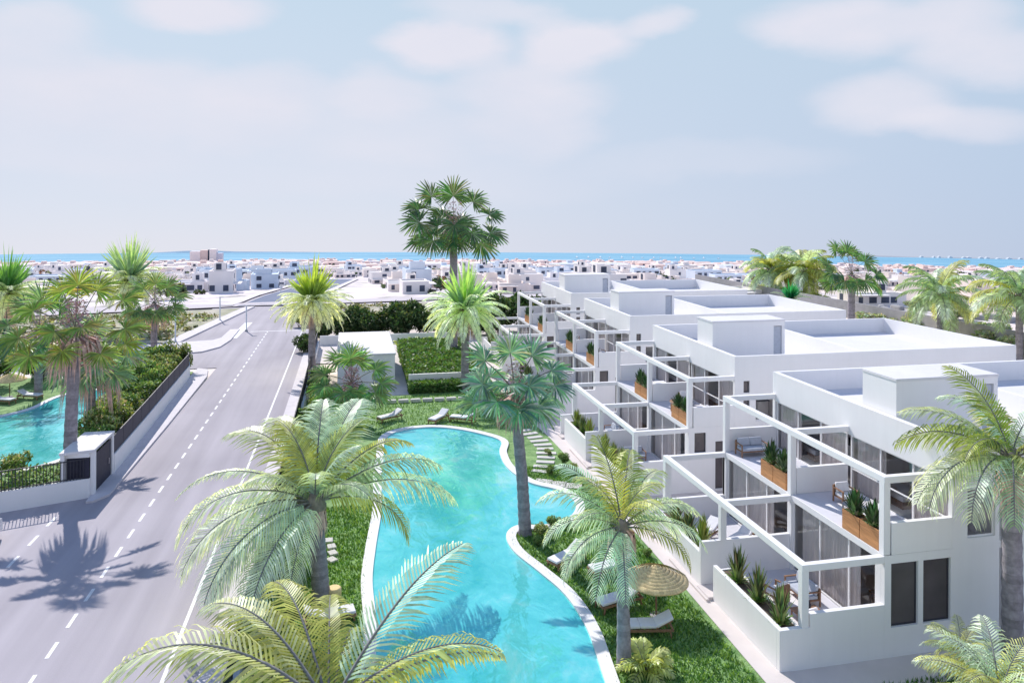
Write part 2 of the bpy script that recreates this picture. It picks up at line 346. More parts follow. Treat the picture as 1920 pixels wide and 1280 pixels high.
ld = bpy.data.lights.new('sun', 'SUN'); ld.energy = 5.0; ld.angle = R(.53); ld.color = (1, .955, .90)
sun = bpy.data.objects.new('sun', ld); col.objects.link(sun)
sv = Vector((SX * math.cos(SUN_EL), SY * math.cos(SUN_EL), math.sin(SUN_EL)))
sun.rotation_euler = sv.to_track_quat('Z', 'Y').to_euler(); sun.location = (0, 0, 40)
S.view_settings.view_transform = 'Standard'; S.view_settings.look = 'None'; S.view_settings.exposure = 0
S.cycles.max_bounces = 6; S.cycles.transparent_max_bounces = 12; S.cycles.use_denoising = True
S.cycles.sample_clamp_indirect = 6

# ------------------------------------------------------------------ terrain: level site, then falling to the shore
DR = [(0, 0), (125, 0), (150, 1.0), (200, 4.2), (300, 10.8), (500, 24), (700, 36.8), (900, 49.5), (1000, 56)]
def deff(x, y):
    D = x * SH + y * CH; X = x * CH - y * SH
    return D, X, math.sqrt(max(D, 0) ** 2 + .45 * X * X) if D > 0 else 0
def tz(x, y):
    D, X, e = deff(x, y)
    e = min(e, 1000)
    if D < 125: e = min(e, 125 + max(0, D - 70) * 0) if e < 400 else e * .0
    for (a, za), (b, zb) in zip(DR, DR[1:]):
        if e <= b:
            t = (e - a) / (b - a); t2 = t
            return -lerp(za, zb, t2)
    return -DR[-1][1]
g = MB()
rows = []
Ds = [-80, -30, 0, 20, 40, 60, 80, 100, 118, 125, 132, 140, 150, 160, 175, 190, 210, 230, 260, 290, 330, 380, 440, 500, 570, 640, 720, 800, 850, 880, 900, 930, 980, 1040]
Xs = [-1300, -900, -650, -480, -360, -280, -220, -170, -130, -100, -75, -50, -30, -15, 0, 15, 30, 50, 75, 100, 130, 170, 220, 280, 360, 480, 650, 900, 1300]
for D in Ds:
    rows.append([(X * CH + D * SH, -X * SH + D * CH, tz(X * CH + D * SH, -X * SH + D * CH) - .06) for X in Xs])
def landc(i, j):
    D = Ds[i]; X = Xs[j]
    if D < 118: return (1, .98, .93)
    if D > 700: return (.85, .86, .84)
    if X > 60: return (1, .93, .88)
    return (.97, .98, 1.03)
g.grid(rows, M['land'], landc); g.build('ground', kind='structure')

# sea: a sheet with the curve of its horizon
def searat(Rr): return min((66 + (d - 850) ** 2 / (2 * Rr)) / d for d in range(860, 6000, 5))
lo, hi = 100., 1e6
for _ in range(60):
    mid = math.sqrt(lo * hi)
    if searat(mid) > .0588: lo = mid
    else: hi = mid
RS = math.sqrt(lo * hi)
g = MB(); rows = []
for D in (840, 870, 900, 930, 960, 1000, 1040, 1080, 1120, 1170, 1230, 1300, 1400, 1550, 1800):
    row = []
    for k in range(-24, 25):
        X = k * 60.; e = math.sqrt(D * D + .45 * X * X); row.append((X * CH + D * SH, -X * SH + D * CH, -49.5 - max(0, e - 850) ** 2 / (2 * RS)))
    rows.append(row)
g.grid(rows, M['sea']); g.build('sea', kind='structure')
print('sea radius', RS)

# low far hills and spits beyond the bay
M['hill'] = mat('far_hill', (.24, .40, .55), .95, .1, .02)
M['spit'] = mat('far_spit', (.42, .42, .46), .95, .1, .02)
def ridge(prof, D0, zb, m, name):
    g = MB(); top = []; bot = []; back = []; h0 = zb
    for X, h in prof:
        k = X / D0; q = math.sqrt(1 + .45 * k * k)
        zb = 16.5 - D0 * min((66 + max(0, d * q - 850) ** 2 / (2 * RS)) / d for d in range(850, 1500, 5)) + h0
        top.append((X * CH + D0 * SH, -X * SH + D0 * CH, zb + h)); bot.append((X * CH + (D0 - 15) * SH, -X * SH + (D0 - 15) * CH, zb - 6)); back.append((X * CH + (D0 + 40) * SH, -X * SH + (D0 + 40) * CH, zb - 8))
    g.grid([bot, top, back], m); g.build(name, kind='structure')
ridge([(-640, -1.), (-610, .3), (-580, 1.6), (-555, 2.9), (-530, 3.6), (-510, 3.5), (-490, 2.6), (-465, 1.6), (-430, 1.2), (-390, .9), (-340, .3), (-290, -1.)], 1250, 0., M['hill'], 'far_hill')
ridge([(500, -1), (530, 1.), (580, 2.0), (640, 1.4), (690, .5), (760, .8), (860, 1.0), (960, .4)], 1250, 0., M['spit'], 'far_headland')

# ------------------------------------------------------------------ roads and pavements
def sheet(name, poly, z, m):
    g = MB(); g.face([(x, y, z) for x, y in poly], m); return g.build(name, kind='structure')
def slab(name, poly, z0, z1, m, bevel=.02):
    g = MB(); g.prism(poly, z0, z1, m); return g.build(name, kind='structure', bevel=bevel)
sheet('road', [(-60, -5), (-5.15, -5), (-5.15, 104), (-7, 106), (-5, 110), (-7.5, 130), (-22, 130), (-22, 81), (-13.45, 81), (-13.45, 47), (-14.4, 46.3), (-18.4, 44.95), (-24, 43.1), (-34, 39.8), (-60, 31)], .0, M['asphalt'])
# the paler cross road and the blue grey roads beyond it, draped on the falling ground
def strip(name, pts, w0, m, lift=.12):
    g = MB(); rows = []
    for i, (x, y) in enumerate(pts):
        a = pts[max(i - 1, 0)]; b = pts[min(i + 1, len(pts) - 1)]; dx, dy = b[0] - a[0], b[1] - a[1]; l = math.hypot(dx, dy); nx, ny = -dy / l, dx / l
        rows.append([(x + nx * w0 * k, y + ny * w0 * k, tz(x + nx * w0 * k, y + ny * w0 * k) + lift) for k in (-.5, 0, .5)])
    g.grid(rows, m); return g.build(name, kind='structure')
def seg(a, b, n): return [(lerp(a[0], b[0], i / n), lerp(a[1], b[1], i / n)) for i in range(n + 1)]
M['road2'] = mat('far_asphalt', (.17, .20, .30), .9, .1, .2)
M['road3'] = mat('pale_road', (.60, .54, .56), .9, .05, .2)
strip('cross_road', seg((-60, 124), (45, 147), 14), 7, M['road3'], .16)
strip('far_road', seg((-13.5, 130), (-4, 262), 16), 10, M['road2'])
strip('far_pavement', seg((-20.3, 131), (-12, 262), 16), 2.0, M['pave'], .2)
strip('far_pavement', seg((-7.2, 133), (2, 262), 16), 1.6, M['pave'], .2)
# markings
g = MB()
y = 24.0
while y < 104:
    g.box(-10.87, -10.73, y, y + 1.05, .004, .008, M['paint']); y += 2.02
g.build('lane_marking', kind='structure')
g = MB(); y = 20.
while y < 43: g.box(-15.35, -15.2, y, y + 1.15, .004, .008, M['paint']); y += 2.25
g.build('lane_marking', kind='structure')
g = MB(); g.box(-6.42, -6.28, 12, 103, .004, .008, M['paint']); g.build('edge_line', kind='structure')
g = MB(); g.box(-13.0, -5.4, 103.6, 103.9, .004, .008, M['paint']); g.box(-14.9, -13.9, 99, 112, .004, .012, M['paint'], rz=-.02); g.build('stop_line', kind='structure')
# left pavement by the walled garden
slab('pavement', [(-13.4, 46.2), (-13.42, 60), (-13.6, 76.6), (-14.1, 80.0), (-15.2, 80.6), (-15.2, 74), (-14.8, 58), (-14.35, 45.3), (-14.0, 45.3)], -.05, .13, M['pave'])
slab('pavement', [(-26, 88.0), (-20.5, 88.5), (-16.5, 89.8), (-15.0, 92.5), (-14.5, 97), (-14.6, 105.5), (-15.8, 105.5), (-15.9, 99), (-16.6, 97.4), (-20.5, 96.4), (-26, 95.4)], -.05, .14, M['pave'])
slab('pavement', [(-22.2, 96.2), (-20.3, 96.6), (-15.5, 129), (-17.0, 129)], -.05, .17, M['pave'])
slab('pavement', [(-5.15, 8), (-5.15, 91), (-4.2, 92), (-4.0, 8)], -.05, .13, M['pave'])
# dry verge beyond the junction
M['verge'] = mat('dry_grass', (.30, .31, .19), .95, .2, .35, bump=.4, c2=(.56, .50, .42), detail=10)
sheet('dry_verge', [(-60, 97), (-22.4, 97), (-17.4, 128), (-60, 121)], .03, M['verge'])
sheet('dry_verge', [(-7.2, 105.5), (22, 105), (22, 130), (-6, 130), (-4.7, 112)], .04, M['verge'])

# ------------------------------------------------------------------ gardens
sheet('lawn', [(-4.0, 8), (14.05, 8), (14.3, 30), (14.2, 45), (14.1, 52), (14, 66), (-3.9, 66)], .02, M['lawn'])
sheet('lawn', [(-60, 31.1), (-34, 39.9), (-24, 43.2), (-18.4, 45.05), (-14.5, 46.4), (-14.9, 58), (-15.4, 79.5), (-60, 79.5)], .02, M['lawn'])
sheet('garden_path', [(14.05, 8), (15.4, 8), (15.4, 99), (13.0, 99), (13.4, 60), (14.05, 52), (14.2, 45), (14.3, 30)], .035, M['path'])
sheet('garden_path', [(3.9, 66), (5.15, 66), (5.4, 92), (-3.6, 92), (-3.6, 81), (4.0, 81)], .03, M['path'])
sheet('lawn', [(5.2, 66), (14, 66), (13.1, 92), (5.4, 92)], .03, M['lawn'])
sheet('lawn', [(15.4, 18.0), (60, 18.0), (60, 23.2), (17.2, 22.1), (15.4, 20.6)], .02, M['lawn'])
sheet('garden_path', [(15.4, 20.6), (17.2, 22.1), (60, 23.2), (60, 110), (15.4, 110)], .01, M['path'])

def spline(pts, n=6, closed=True):
    out = []; m = len(pts)
    for i in range(m if closed else m - 1):
        p0, p1, p2, p3 = pts[(i - 1) % m] if closed or i else pts[0], pts[i], pts[(i + 1) % m], pts[(i + 2) % m] if closed or i < m - 2 else pts[-1]
        for k in range(n):
            t = k / n
            out.append(tuple(.5 * ((2 * p1[a]) + (-p0[a] + p2[a]) * t + (2 * p0[a] - 5 * p1[a] + 4 * p2[a] - p3[a]) * t * t + (-p0[a] + 3 * p1[a] - 3 * p2[a] + p3[a]) * t ** 3) for a in (0, 1)))
    return out
def pool(pts, nm, wd=.5):
    c = spline(pts); n = len(c)
    # polygon orientation
    ar = sum(c[i][0] * c[(i + 1) % n][1] - c[(i + 1) % n][0] * c[i][1] for i in range(n)); sg = 1 if ar > 0 else -1
    o = []
    for i in range(n):
        a = c[i - 1]; b = c[(i + 1) % n]; dx, dy = b[0] - a[0], b[1] - a[1]; l = math.hypot(dx, dy) or 1
        o.append((c[i][0] + sg * dy / l * wd, c[i][1] - sg * dx / l * wd))
    g = MB(); g.face([(x, y, .045) for x, y in c], M['pool']); g.build(nm, kind='structure')
    g = MB()
    rows = [[(x, y, .03) for x, y in c + c[:1]], [(x, y, .13) for x, y in c + c[:1]], [(x, y, .13) for x, y in o + o[:1]], [(x, y, .0) for x, y in o + o[:1]]]
    g.grid(rows, M['cop'], sm=False); g.build(nm.replace('water', 'coping'), kind='structure')
    return c
POOL = [(7.2, 14), (8.1, 20), (8.75, 24.85), (9.1, 27.8), (8.98, 30.3), (8.38, 32.5), (7.7, 34.7), (7.7, 36.5), (8.5, 37.5), (9.9, 37.3), (11.4, 37.9), (12.3, 39.6), (12.0, 41.6),
        (10.5, 43.3), (9.75, 46), (9.85, 49), (10.4, 51.4), (9.3, 53.3), (7.5, 55.0), (5.6, 55.7), (3.6, 55.2), (2.5, 53.6), (2.2, 50), (1.9, 46), (1.7, 41), (1.25, 36.5), (1.0, 33.2), (1.05, 29.5), (.8, 25), (.4, 20), (.6, 14)]
PC = pool(POOL, 'pool_water')
LP = [(-40, 58), (-33, 62), (-28.6, 63.6), (-26.4, 65.2), (-25.1, 67.2), (-24.6, 70.5), (-23.4, 72.4), (-21.4, 72.6), (-20.0, 70.5), (-19.6, 66), (-18.4, 60), (-17.9, 55.5), (-18.8, 52.8), (-21, 51.2), (-26, 50), (-36, 50)]
LC = pool(LP, 'pool_water', .45)
# submerged pale beach shelf edge in the left pool and bench in the main pool
g = MB()
cc = spline([(-27.8, 63.0), (-25.6, 61.6), (-25.2, 59.6), (-26.6, 57.6), (-29.5, 56), (-33, 55)], 8, False)
g.tube([(x, y, .05) for x, y in cc], .13, 6, M['cop']); g.build('pool_step', kind='structure')

def inside(p, poly):
    x, y = p; r = False; n = len(poly)
    for i in range(n):
        a = poly[i]; b = poly[i - 1]
        if (a[1] > y) != (b[1] > y) and x < (b[0] - a[0]) * (y - a[1]) / (b[1] - a[1]) + a[0]: r = not r
    return r
# grass blades where the lawn is near
POUT = [((x - 5) * 1.09 + 5, (y - 36) * 1.02 + 36) for x, y in PC]
g = MB(); rr = random.Random(3)
def blades(x0, x1, y0, y1, dens, h):
    n = int((x1 - x0) * (y1 - y0) * dens)
    for _ in range(n):
        x = rr.uniform(x0, x1); y = rr.uniform(y0, y1)
        if inside((x, y), POUT) or x > 14.05: continue
        if abs(x - 14.1) < .12 and rr.random() < .5: continue
        hh = h * rr.uniform(.5, 1.3); a = rr.uniform(0, 2 * PI); wx, wy = math.cos(a) * .035, math.sin(a) * .035; lx, ly = rr.uniform(-.09, .09), rr.uniform(-.09, .09)
        t = rr.random(); c = mixc((.07, .20, .045), (.34, .54, .14), t * t)
        g.face([(x - wx, y - wy, .02), (x + wx, y + wy, .02), (x + lx, y + ly, .02 + hh)], M['bush'], c)
blades(7.5, 14.1, 22, 46, 190, .13); blades(-3.6, 1.4, 26, 42, 150, .14); blades(-2, 14, 54.5, 65.5, 40, .14)
for _ in range(5200):   # in front of the nearest facade
    x = rr.uniform(16, 28); y = rr.uniform(19.5, 22.4 + (x - 17) * .02); hh = rr.uniform(.08, .22); a = rr.uniform(0, 2 * PI)
    g.face([(x - math.cos(a) * .03, y - math.sin(a) * .03, .02), (x + math.cos(a) * .03, y + math.sin(a) * .03, .02), (x + rr.uniform(-.08, .08), y + rr.uniform(-.08, .08), hh)], M['bush'], mixc((.04, .12, .03), (.16, .33, .08), rr.random()))
g.build('grass', kind='stuff', label='short bright green grass blades of the pool garden lawn', category='grass')

# stepping stones beside the pool and the edging row at the back of the lawn
SG = 'stepping stones curving beside the pool'
sp = spline([(12.6, 53.6), (13.1, 51.4), (13.1, 49.2), (12.6, 47.2), (12.0, 45.6), (11.3, 44.4)], 40, False)
k = 0; acc_l = 0; last = sp[0]
for i, p in enumerate(sp):
    acc_l += math.hypot(p[0] - last[0], p[1] - last[1]); last = p
    if acc_l > .86 or i == 0:
        acc_l = 0; g = MB(); q = sp[min(i + 2, len(sp) - 1)]; q0 = sp[max(i - 2, 0)]; a = math.atan2(q[1] - q0[1], q[0] - q0[0]) + PI / 2
        w2 = .62 + .06 * math.sin(k * 2.3); g.box(-w2, w2, -.22, .22, 0, .07, M['stone'], rz=a)
        g.build('stepping_stone', loc=(p[0], p[1], .02), bevel=.02, label='pale rectangular stepping stone in the curved row beside the pool', category='stepping stone', group=SG); k += 1
for i, (x, y, a) in enumerate([(11.4, 43.3, -.5), (12.2, 42.75, -.3), (13.0, 42.3, -.35)]):
    g = MB(); g.box(-.5, .5, -.42, .42, 0, .07, M['stone'], rz=a); g.build('stepping_stone', loc=(x, y, .02), bevel=.02, label='square pale slab of the three paving slabs at the pool bay', category='stepping stone', group='square slabs at the pool bay')
for i in range(9):
    x = 3.4 + i * 1.02; g = MB(); g.box(-.42, .42, -.2, .2, 0, .28, M['stone'], rz=rr.uniform(-.06, .06)); g.build('edging_stone', loc=(x, 63.5 - .02 * i, .02), bevel=.05, label='low pale stone in the edging row at the back of the lawn', category='edging stone', group='edging stones across the back of the lawn')
for i, (x, y) in enumerate([(-1.0, 37.7), (-.85, 37.0), (-.78, 36.3), (-.8, 35.6)]):
    g = MB(); g.box(-.2, .2, -.24, .24, 0, .12, M['stone'], rz=.2 * i); g.build('stepping_stone', loc=(x, y, .02), bevel=.03, label='small pale stone of the short row by the near palm trunk', category='stepping stone', group='small stones by the near palm trunk')

# ------------------------------------------------------------------ the villas
A_, B_, C_, W_, L_, Mm = 2.92, 3.37, 4.28, 22.9, 12.2, 6.1
SLB, ZU, ZR, ZF, RFZ = 3.78, 6.68, 7.83, 6.3, 6.75
def punched(g, x0, x1, z0, z1, y0, y1, holes, m):
    xs = sorted({x0, x1, *[h[0] for h in holes], *[h[1] for h in holes]}); zs = sorted({z0, z1, *[h[2] for h in holes], *[h[3] for h in holes]})
    for a, b in zip(xs, xs[1:]):
        run = None
        for c, d in zip(zs, zs[1:]):
            cx, cz = (a + b) / 2, (c + d) / 2
            hole = any(h[0] < cx < h[1] and h[2] < cz < h[3] for h in holes)
            if not hole: run = (run[0], d) if run else (c, d)
            if hole and run: g.box(a, b, y0, y1, *run, m); run = None
        if run: g.box(a, b, y0, y1, *run, m)
def window(par, x0, x1, z0, z1, y, label=None, mull=0, pane='darkwin', depth=.1):
    g = MB(); t = .06; m = M['white'] if pane == 'glass' else M['dark']
    g.box(x0, x0 + t, y, y + .06, z0, z1, m); g.box(x1 - t, x1, y, y + .06, z0, z1, m); g.box(x0 + t, x1 - t, y, y + .06, z1 - t, z1, m); g.box(x0 + t, x1 - t, y, y + .06, z0, z0 + t, m)
    for i in range(mull):
        xm = x0 + (x1 - x0) * (i + 1) / (mull + 1); g.box(xm - .03, xm + .03, y + .002, y + .058, z0 + t, z1 - t, m)
    f = g.build('window', par)
    g = MB()
    if pane == 'glass': g.face([(x0 + t, y + .03, z0 + t), (x1 - t, y + .03, z0 + t), (x1 - t, y + .03, z1 - t), (x0 + t, y + .03, z1 - t)], M[pane])
    else: g.box(x0 + t, x1 - t, y + .025, y + .04, z0 + t, z1 - t, M[pane])
    g.build('pane', f)
    return f
def sidewall_glazing(par, x, y0, y1, z0, z1, n, mid=None):
    g = MB(); t = .07; m = M['white']
    g.box(x, x + .08, y0, y1, z1 - t, z1, m); g.box(x, x + .08, y0, y1, z0, z0 + t, m)
    for i in range(n + 1):
        yy = lerp(y0, y1 - t, i / n); g.box(x + .003, x + .077, yy, yy + t, z0 + t, z1 - t, m)
    if mid: g.box(x + .006, x + .074, y0 + t, y1 - t, mid, mid + .05, m)
    f = g.build('sliding_window', par)
    g = MB(); xg = x + .04; g.face([(xg, y1 - t, z0 + t), (xg, y0 + t, z0 + t), (xg, y0 + t, z1 - t), (xg, y1 - t, z1 - t)], M['glass']); g.build('pane', f)
def one(name, par, x0, x1, y0, y1, z0, z1, m='white', bev=.012):
    g = MB(); g.box(x0, x1, y0, y1, z0, z1, M[m]); return g.build(name, par, bevel=bev)
def villa(loc, label, kind):
    t = thing('villa_block', loc, label, 'villa', group='stepped white villa blocks')
    Wm = M['white']
    if kind == 0:
        holes = [(.28, 1.44, 1.1, 3.46), (1.66, 2.86, 1.1, 3.46), (3.6, 4.86, 4.1, 6.0), (5.05, 5.8, -.05, 7.0)]
    else:
        holes = [(.37, 1.1, 2.3, 3.46), (3.5, 3.9, 5.66, 6.36), (3.5, 3.9, 4.6, 5.36), (4.3, 5.8, 3.95, 5.3), (4.3, 5.8, 1.0, 3.3), (1.7, 3.3, .1, 2.9)]
    g = MB()
    punched(g, 0, W_, 0, SLB - .0, 0, .2, [(h[0], h[1], max(h[2], 0), min(h[3], SLB)) for h in holes if h[2] < SLB], Wm)
    punched(g, A_, W_, SLB, ZR, 0, .2, [(h[0], h[1], max(h[2], SLB), h[3]) for h in holes if h[3] > SLB], Wm)
    g.build('front_wall', t)
    g = MB(); g.box(A_, W_, L_ - .2, L_, -.3, ZR, Wm); g.box(0, A_, L_ - .2, L_, -.3, SLB, Wm); g.build('rear_wall', t)
    g = MB(); g.box(W_ - .2, W_, .2, L_ - .2, -.3, ZR - .003, Wm); g.build('side_wall', t)
    one('inner_wall', t, .22, W_ - .2, Mm - .1, Mm + .1, 0, SLB - .26, 'interior', 0); one('inner_wall', t, A_ + .28, W_ - .2, Mm - .1, Mm + .1, SLB, 6.5, 'interior', 0)
    for ya, yb in ((.2, Mm - .1), (Mm + .1, L_ - .2)):
        one('inner_wall', t, 3.6, 3.75, ya, yb, 0, SLB - .26, 'interior', 0); one('inner_wall', t, A_ + 3.2, A_ + 3.35, ya, yb, SLB, 6.5, 'interior', 0)
    g = MB(); g.box(.2, 6.2, .2, L_ - .2, .3, .44, M['floorin']); g.build('ground_floor', t)
    g = MB(); g.box(.0, W_ - .2, .2, L_ - .2, SLB - .26, SLB - .003, Wm); g.box(0.0, A_, .0, .2, SLB - .004, SLB, Wm); g.build('floor_slab', t, bevel=.015)
    g = MB(); g.box(A_ + .25, W_ - .2, .2, L_ - .2, 6.5, RFZ, M['roofw']); g.build('roof', t)
    g = MB(); g.box(A_, A_ + .25, .2, L_ - .2, ZF, ZR - .003, Wm); g.build('fascia', t, bevel=.015)
    g = MB(); g.box(11.6, 11.8, .2, L_ - .2, RFZ, ZR - .02, Wm); g.build('roof_parapet', t, bevel=.015)
    # stair tower on the roof, doorway in its near face
    g = MB(); x0, x1, y0, y1, zt = 3.2, 8.3, 3.3, 5.4, 9.42
    punched(g, x0, x1, RFZ, zt - .12, y0, y0 + .15, [(7.5, 8.1, RFZ, 9.0)], Wm)
    g.box(x0, x0 + .15, y0 + .15, y1, RFZ, zt - .12, Wm); g.box(x1 - .15, x1, y0 + .15, y1, RFZ, zt - .12, Wm); g.box(x0 + .15, x1 - .15, y1 - .15, y1, RFZ, zt - .12, Wm)
    tw = g.build('stair_tower', t)
    g = MB(); g.box(x0 - .03, x1 + .03, y0 - .03, y1 + .03, zt - .12, zt, M['roofw']); g.build('tower_roof', tw, bevel=.01)
    g = MB(); g.box(7.55, 8.08, y0 + .09, y0 + .13, RFZ, 8.95, M['greyc']); g.build('door', tw)
    # windows of the near facade
    for h in holes:
        if h[3] < 6.9:
            window(t, h[0], h[1], h[2], h[3], .1, pane='darkwin' if kind == 0 and h[2] < 3 else ('glass' if h[2] > 3.9 and h[1] - h[0] > 1 else 'darkwin'))
    if kind == 0:
        g = MB(); g.box(4.95, 5.9, 1.2, 1.3, -.05, 7.1, Wm); g.box(4.95, 5.05, .2, 1.2, -.05, 7.1, Wm); g.box(5.8, 5.9, .2, 1.2, -.05, 7.1, Wm); g.build('entrance_recess', t)
    # glazing
    for u in (0, 1):
        yb = u * Mm; sidewall_glazing(t, .12, yb + (.3 if u == 0 else .2), yb + Mm - (.15 if u == 0 else .35), .44, SLB - .26, 3)
        sidewall_glazing(t, A_ + .1, yb + (.2 if u == 0 else .15), yb + Mm - (.15 if u == 0 else .25), SLB, ZF, 3, mid=4.75 if u == 0 else None)
        # curtains behind the panes
        for (xx, c0, c1, z0, z1) in ((.30, 1.7, 5.5, .46, 3.46), (A_ + .30, .5, 2.4, SLB + .02, 6.4), (A_ + .30, 3.9, 5.7, SLB + .02, 6.4)):
            g = MB(); n = 60; rows = []
            for zc in (z0, z1): rows.append([(xx + .05 * math.sin(i * 1.9) + .02 * math.sin(i * .7), yb + lerp(c0, c1, i / n), zc) for i in range(n + 1)])
            g.grid(rows, M['curtain']); g.build('curtain', t)
    # upper terrace: posts, beams, low walls
    for yy in (0.0, Mm - .17, L_ - .32): one('pergola_post', t, -.02, .25, yy + .02, yy + .29, SLB + .0, ZU - .25)
    g = MB(); g.box(-.02, .25, 0, L_, ZU - .25, ZU, Wm)
    for yy in (0.002, Mm - .15, L_ - .302): g.box(.25, A_, yy, yy + .25, ZU - .25, ZU - .002, Wm)
    g.build('upper_pergola', t, bevel=.012)
    one('terrace_wall', t, .3, A_, .0, .2, SLB, 4.95); one('terrace_wall', t, .3, A_, Mm - .1, Mm + .1, SLB, 4.95); one('terrace_wall', t, .3, A_, L_ - .2, L_, SLB, 4.95)
    one('terrace_floor', t, .05, A_ + .1, .22, Mm - .12, SLB, SLB + .012, 'terrace', 0); one('terrace_floor', t, .05, A_ + .1, Mm + .12, L_ - .22, SLB, SLB + .012, 'terrace', 0)
    # lower terrace
    g = MB(); g.box(-B_ - .02, -B_ + .25, 0, L_, SLB - .28, SLB - .03, Wm)
    for yy in (0.002, Mm - .15, L_ - .302): g.box(-B_ + .25, -.0, yy, yy + .25, SLB - .28, SLB - .033, Wm)
    g.build('lower_pergola', t, bevel=.012)
    one('lower_post', t, -B_ - .02, -B_ + .25, 0.01, .27, 1.5, SLB - .28); one('lower_post', t, -B_ - .021, -B_ + .25, Mm - .1, Mm + .16, 2.0, SLB - .28); one('lower_post', t, -B_ - .02, -B_ + .3, L_ - .32, L_, 1.2, SLB - .28)
    for yy in (.2, Mm - .17, L_ - .32): one('lower_post', t, 0, .32, yy, yy + .32, .0, SLB - .26)
    g = MB(); g.box(-C_, -B_ + .3, 0, .2, 0, 1.5, Wm); g.box(-B_ + .3, 0, .001, .199, 0, 1.97, Wm); g.build('garden_wall', t, bevel=.012)
    for ya, yb in ((.2, 5.0), (Mm + .15, 11.1)):
        g = MB(); g.box(-C_, -C_ + .18, ya, yb, 0, 1.5, Wm); g.box(-C_ + .95, -C_ + 1.05, ya, yb, .2, 1.32, Wm); g.box(-C_ + .18, -C_ + .95, yb - .1, yb, 0, 1.32, Wm); g.build('planting_trough', t, bevel=.012)
        one('planter_soil', t, -C_ + .18, -C_ + .95, ya, yb - .1, .4, 1.28, 'soil', 0)
    one('divider_wall', t, -C_ - .02, 0, Mm - .03, Mm + .15, 0, 2.0); one('garden_wall', t, -C_, 0, L_ - .2, L_, 0, 1.5)
    one('lower_floor', t, -C_ + 1.05, .1, .2, Mm - .03, .0, .45, 'terrace', 0); one('lower_floor', t, -C_ + 1.05, .1, Mm + .15, L_ - .2, 0, .45, 'terrace', 0)
    one('entrance_step', t, -C_ - .2, -C_ + .9, 5.0, Mm - .03, 0, .16, 'path', .02); one('entrance_step', t, -C_ - .2, -C_ + .9, 11.1, L_ - .2, 0, .16, 'path', .02); one('entrance_step', t, -C_ - .34, -C_ - .21, Mm - 1.2, Mm + 2.6, 0, .14, 'path', .02)
    return t
X0 = 19.3; VY = [23.8, 40.05, 56.95, 73.45]
v1 = villa((X0, VY[0], 0), 'nearest white villa block with dark twin windows in its facade', 0)
v2 = villa((X0, VY[1], 0), 'second white villa block, behind the nearest one', 1)
v3 = dup(v2, (X0, VY[2], 0), 'third white villa block, between the second and the farthest')
v4 = dup(v2, (X0, VY[3], 0), 'farthest white villa block, last of the row towards the sea')

# grey boundary wall behind the villas
g = MB(); g.obox((76.5, 50, 1.1), (73.8, 150, .9), .35, 3.0, M['grey']); g.build('boundary_wall', label='long grey concrete boundary wall behind the villas', category='wall')
g = MB(); g.box(-3.6, 15, 0, .2, 0, 1.1, M['white']); g.build('garden_wall', loc=(0, 92.0, 0), label='low white garden wall in front of the dark trees', category='wall')

# ------------------------------------------------------------------ clubhouse
t = thing('pool_house', (-1.15, 69.6, 0), 'flat white pool house between the road and the clipped hedge', 'pool house')
g = MB(); punched(g, 0, 5.2, 0, 2.9, 0, .2, [(3.2, 4.3, .05, 2.3)], M['white']); g.box(0, .2, .2, 12.2, 0, 2.9, M['white']); g.box(0, 5.2, 12.2, 12.4, 0, 2.9, M['white'])
g.box(5.0, 5.2, .2, 3.2, 0, 2.9, M['white']); g.box(5.0, 5.2, 5.8, 12.2, 0, 2.9, M['white']); g.box(5.0, 5.2, 3.2, 5.8, 2.3, 2.9, M['white']); g.build('wall', t)
g = MB(); g.box(-.08, 5.28, -.08, 12.48, 2.9, 3.08, M['roofw']); g.build('roof', t, bevel=.02)
g = MB(); g.box(3.2, 4.3, .08, .12, .05, 2.3, M['greyc']); g.build('door', t)
g = MB(); g.box(5.08, 5.12, 3.2, 5.8, .1, 2.3, M['darkwin']); g.build('window', t)

# ------------------------------------------------------------------ walled garden on the left: wall, fence, entrance
def wall_run(g, pts, z0, z1, th, m):
    for a, b in zip(pts, pts[1:]): g.obox((a[0], a[1], (z0 + z1) / 2), (b[0], b[1], (z0 + z1) / 2), th, z1 - z0, m)
WP = [(-14.3, 49.9), (-14.55, 58), (-14.9, 67), (-15.25, 76.6), (-15.6, 78.2), (-16.6, 79.2), (-30, 79.6)]
g = MB(); wall_run(g, WP, 0, 1.25, .22, M['white']); g.build('garden_wall', label='white roadside wall carrying the black panel fence', category='wall')
t = thing('panel_fence', (-14.3, 49.9, 1.25), 'black solid panel fence on the white roadside wall', 'fence')
g = MB(); wall_run(g, [(x + 14.3, y - 49.9) for x, y in WP], .0, 1.1, .06, M['black']); g.build('panel', t)
def runpts(pts, step):
    out = []; acc = 0
    for a, b in zip(pts, pts[1:]):
        l = math.hypot(b[0] - a[0], b[1] - a[1]); s = acc
        while s < l: out.append((lerp(a[0], b[0], s / l), lerp(a[1], b[1], s / l))); s += step
        acc = s - l
    return out
for x, y in runpts(WP[:6], 2.4):
    g = MB(); g.box(-.04, .04, -.04, .04, 0, 1.12, M['black']); g.build('fence_post', t, loc=(x + 14.3, y - 49.9, 0))
NW = [(-14.45, 46.3), (-18.4, 44.95), (-24, 43.1), (-34, 39.8)]
g = MB(); wall_run(g, NW, 0, 1.1, .22, M['white']); g.build('garden_wall', label='white front wall under the railing at the street corner', category='wall')
t = thing('bar_fence', (-14.45, 46.3, 1.1), 'black vertical bar railing on the white corner wall', 'fence')
g = MB()
for x, y in runpts(NW, .16): g.box(x + 14.45 - .015, x + 14.45 + .015, y - 46.3 - .015, y - 46.3 + .015, 0, 1.15, M['dark'])
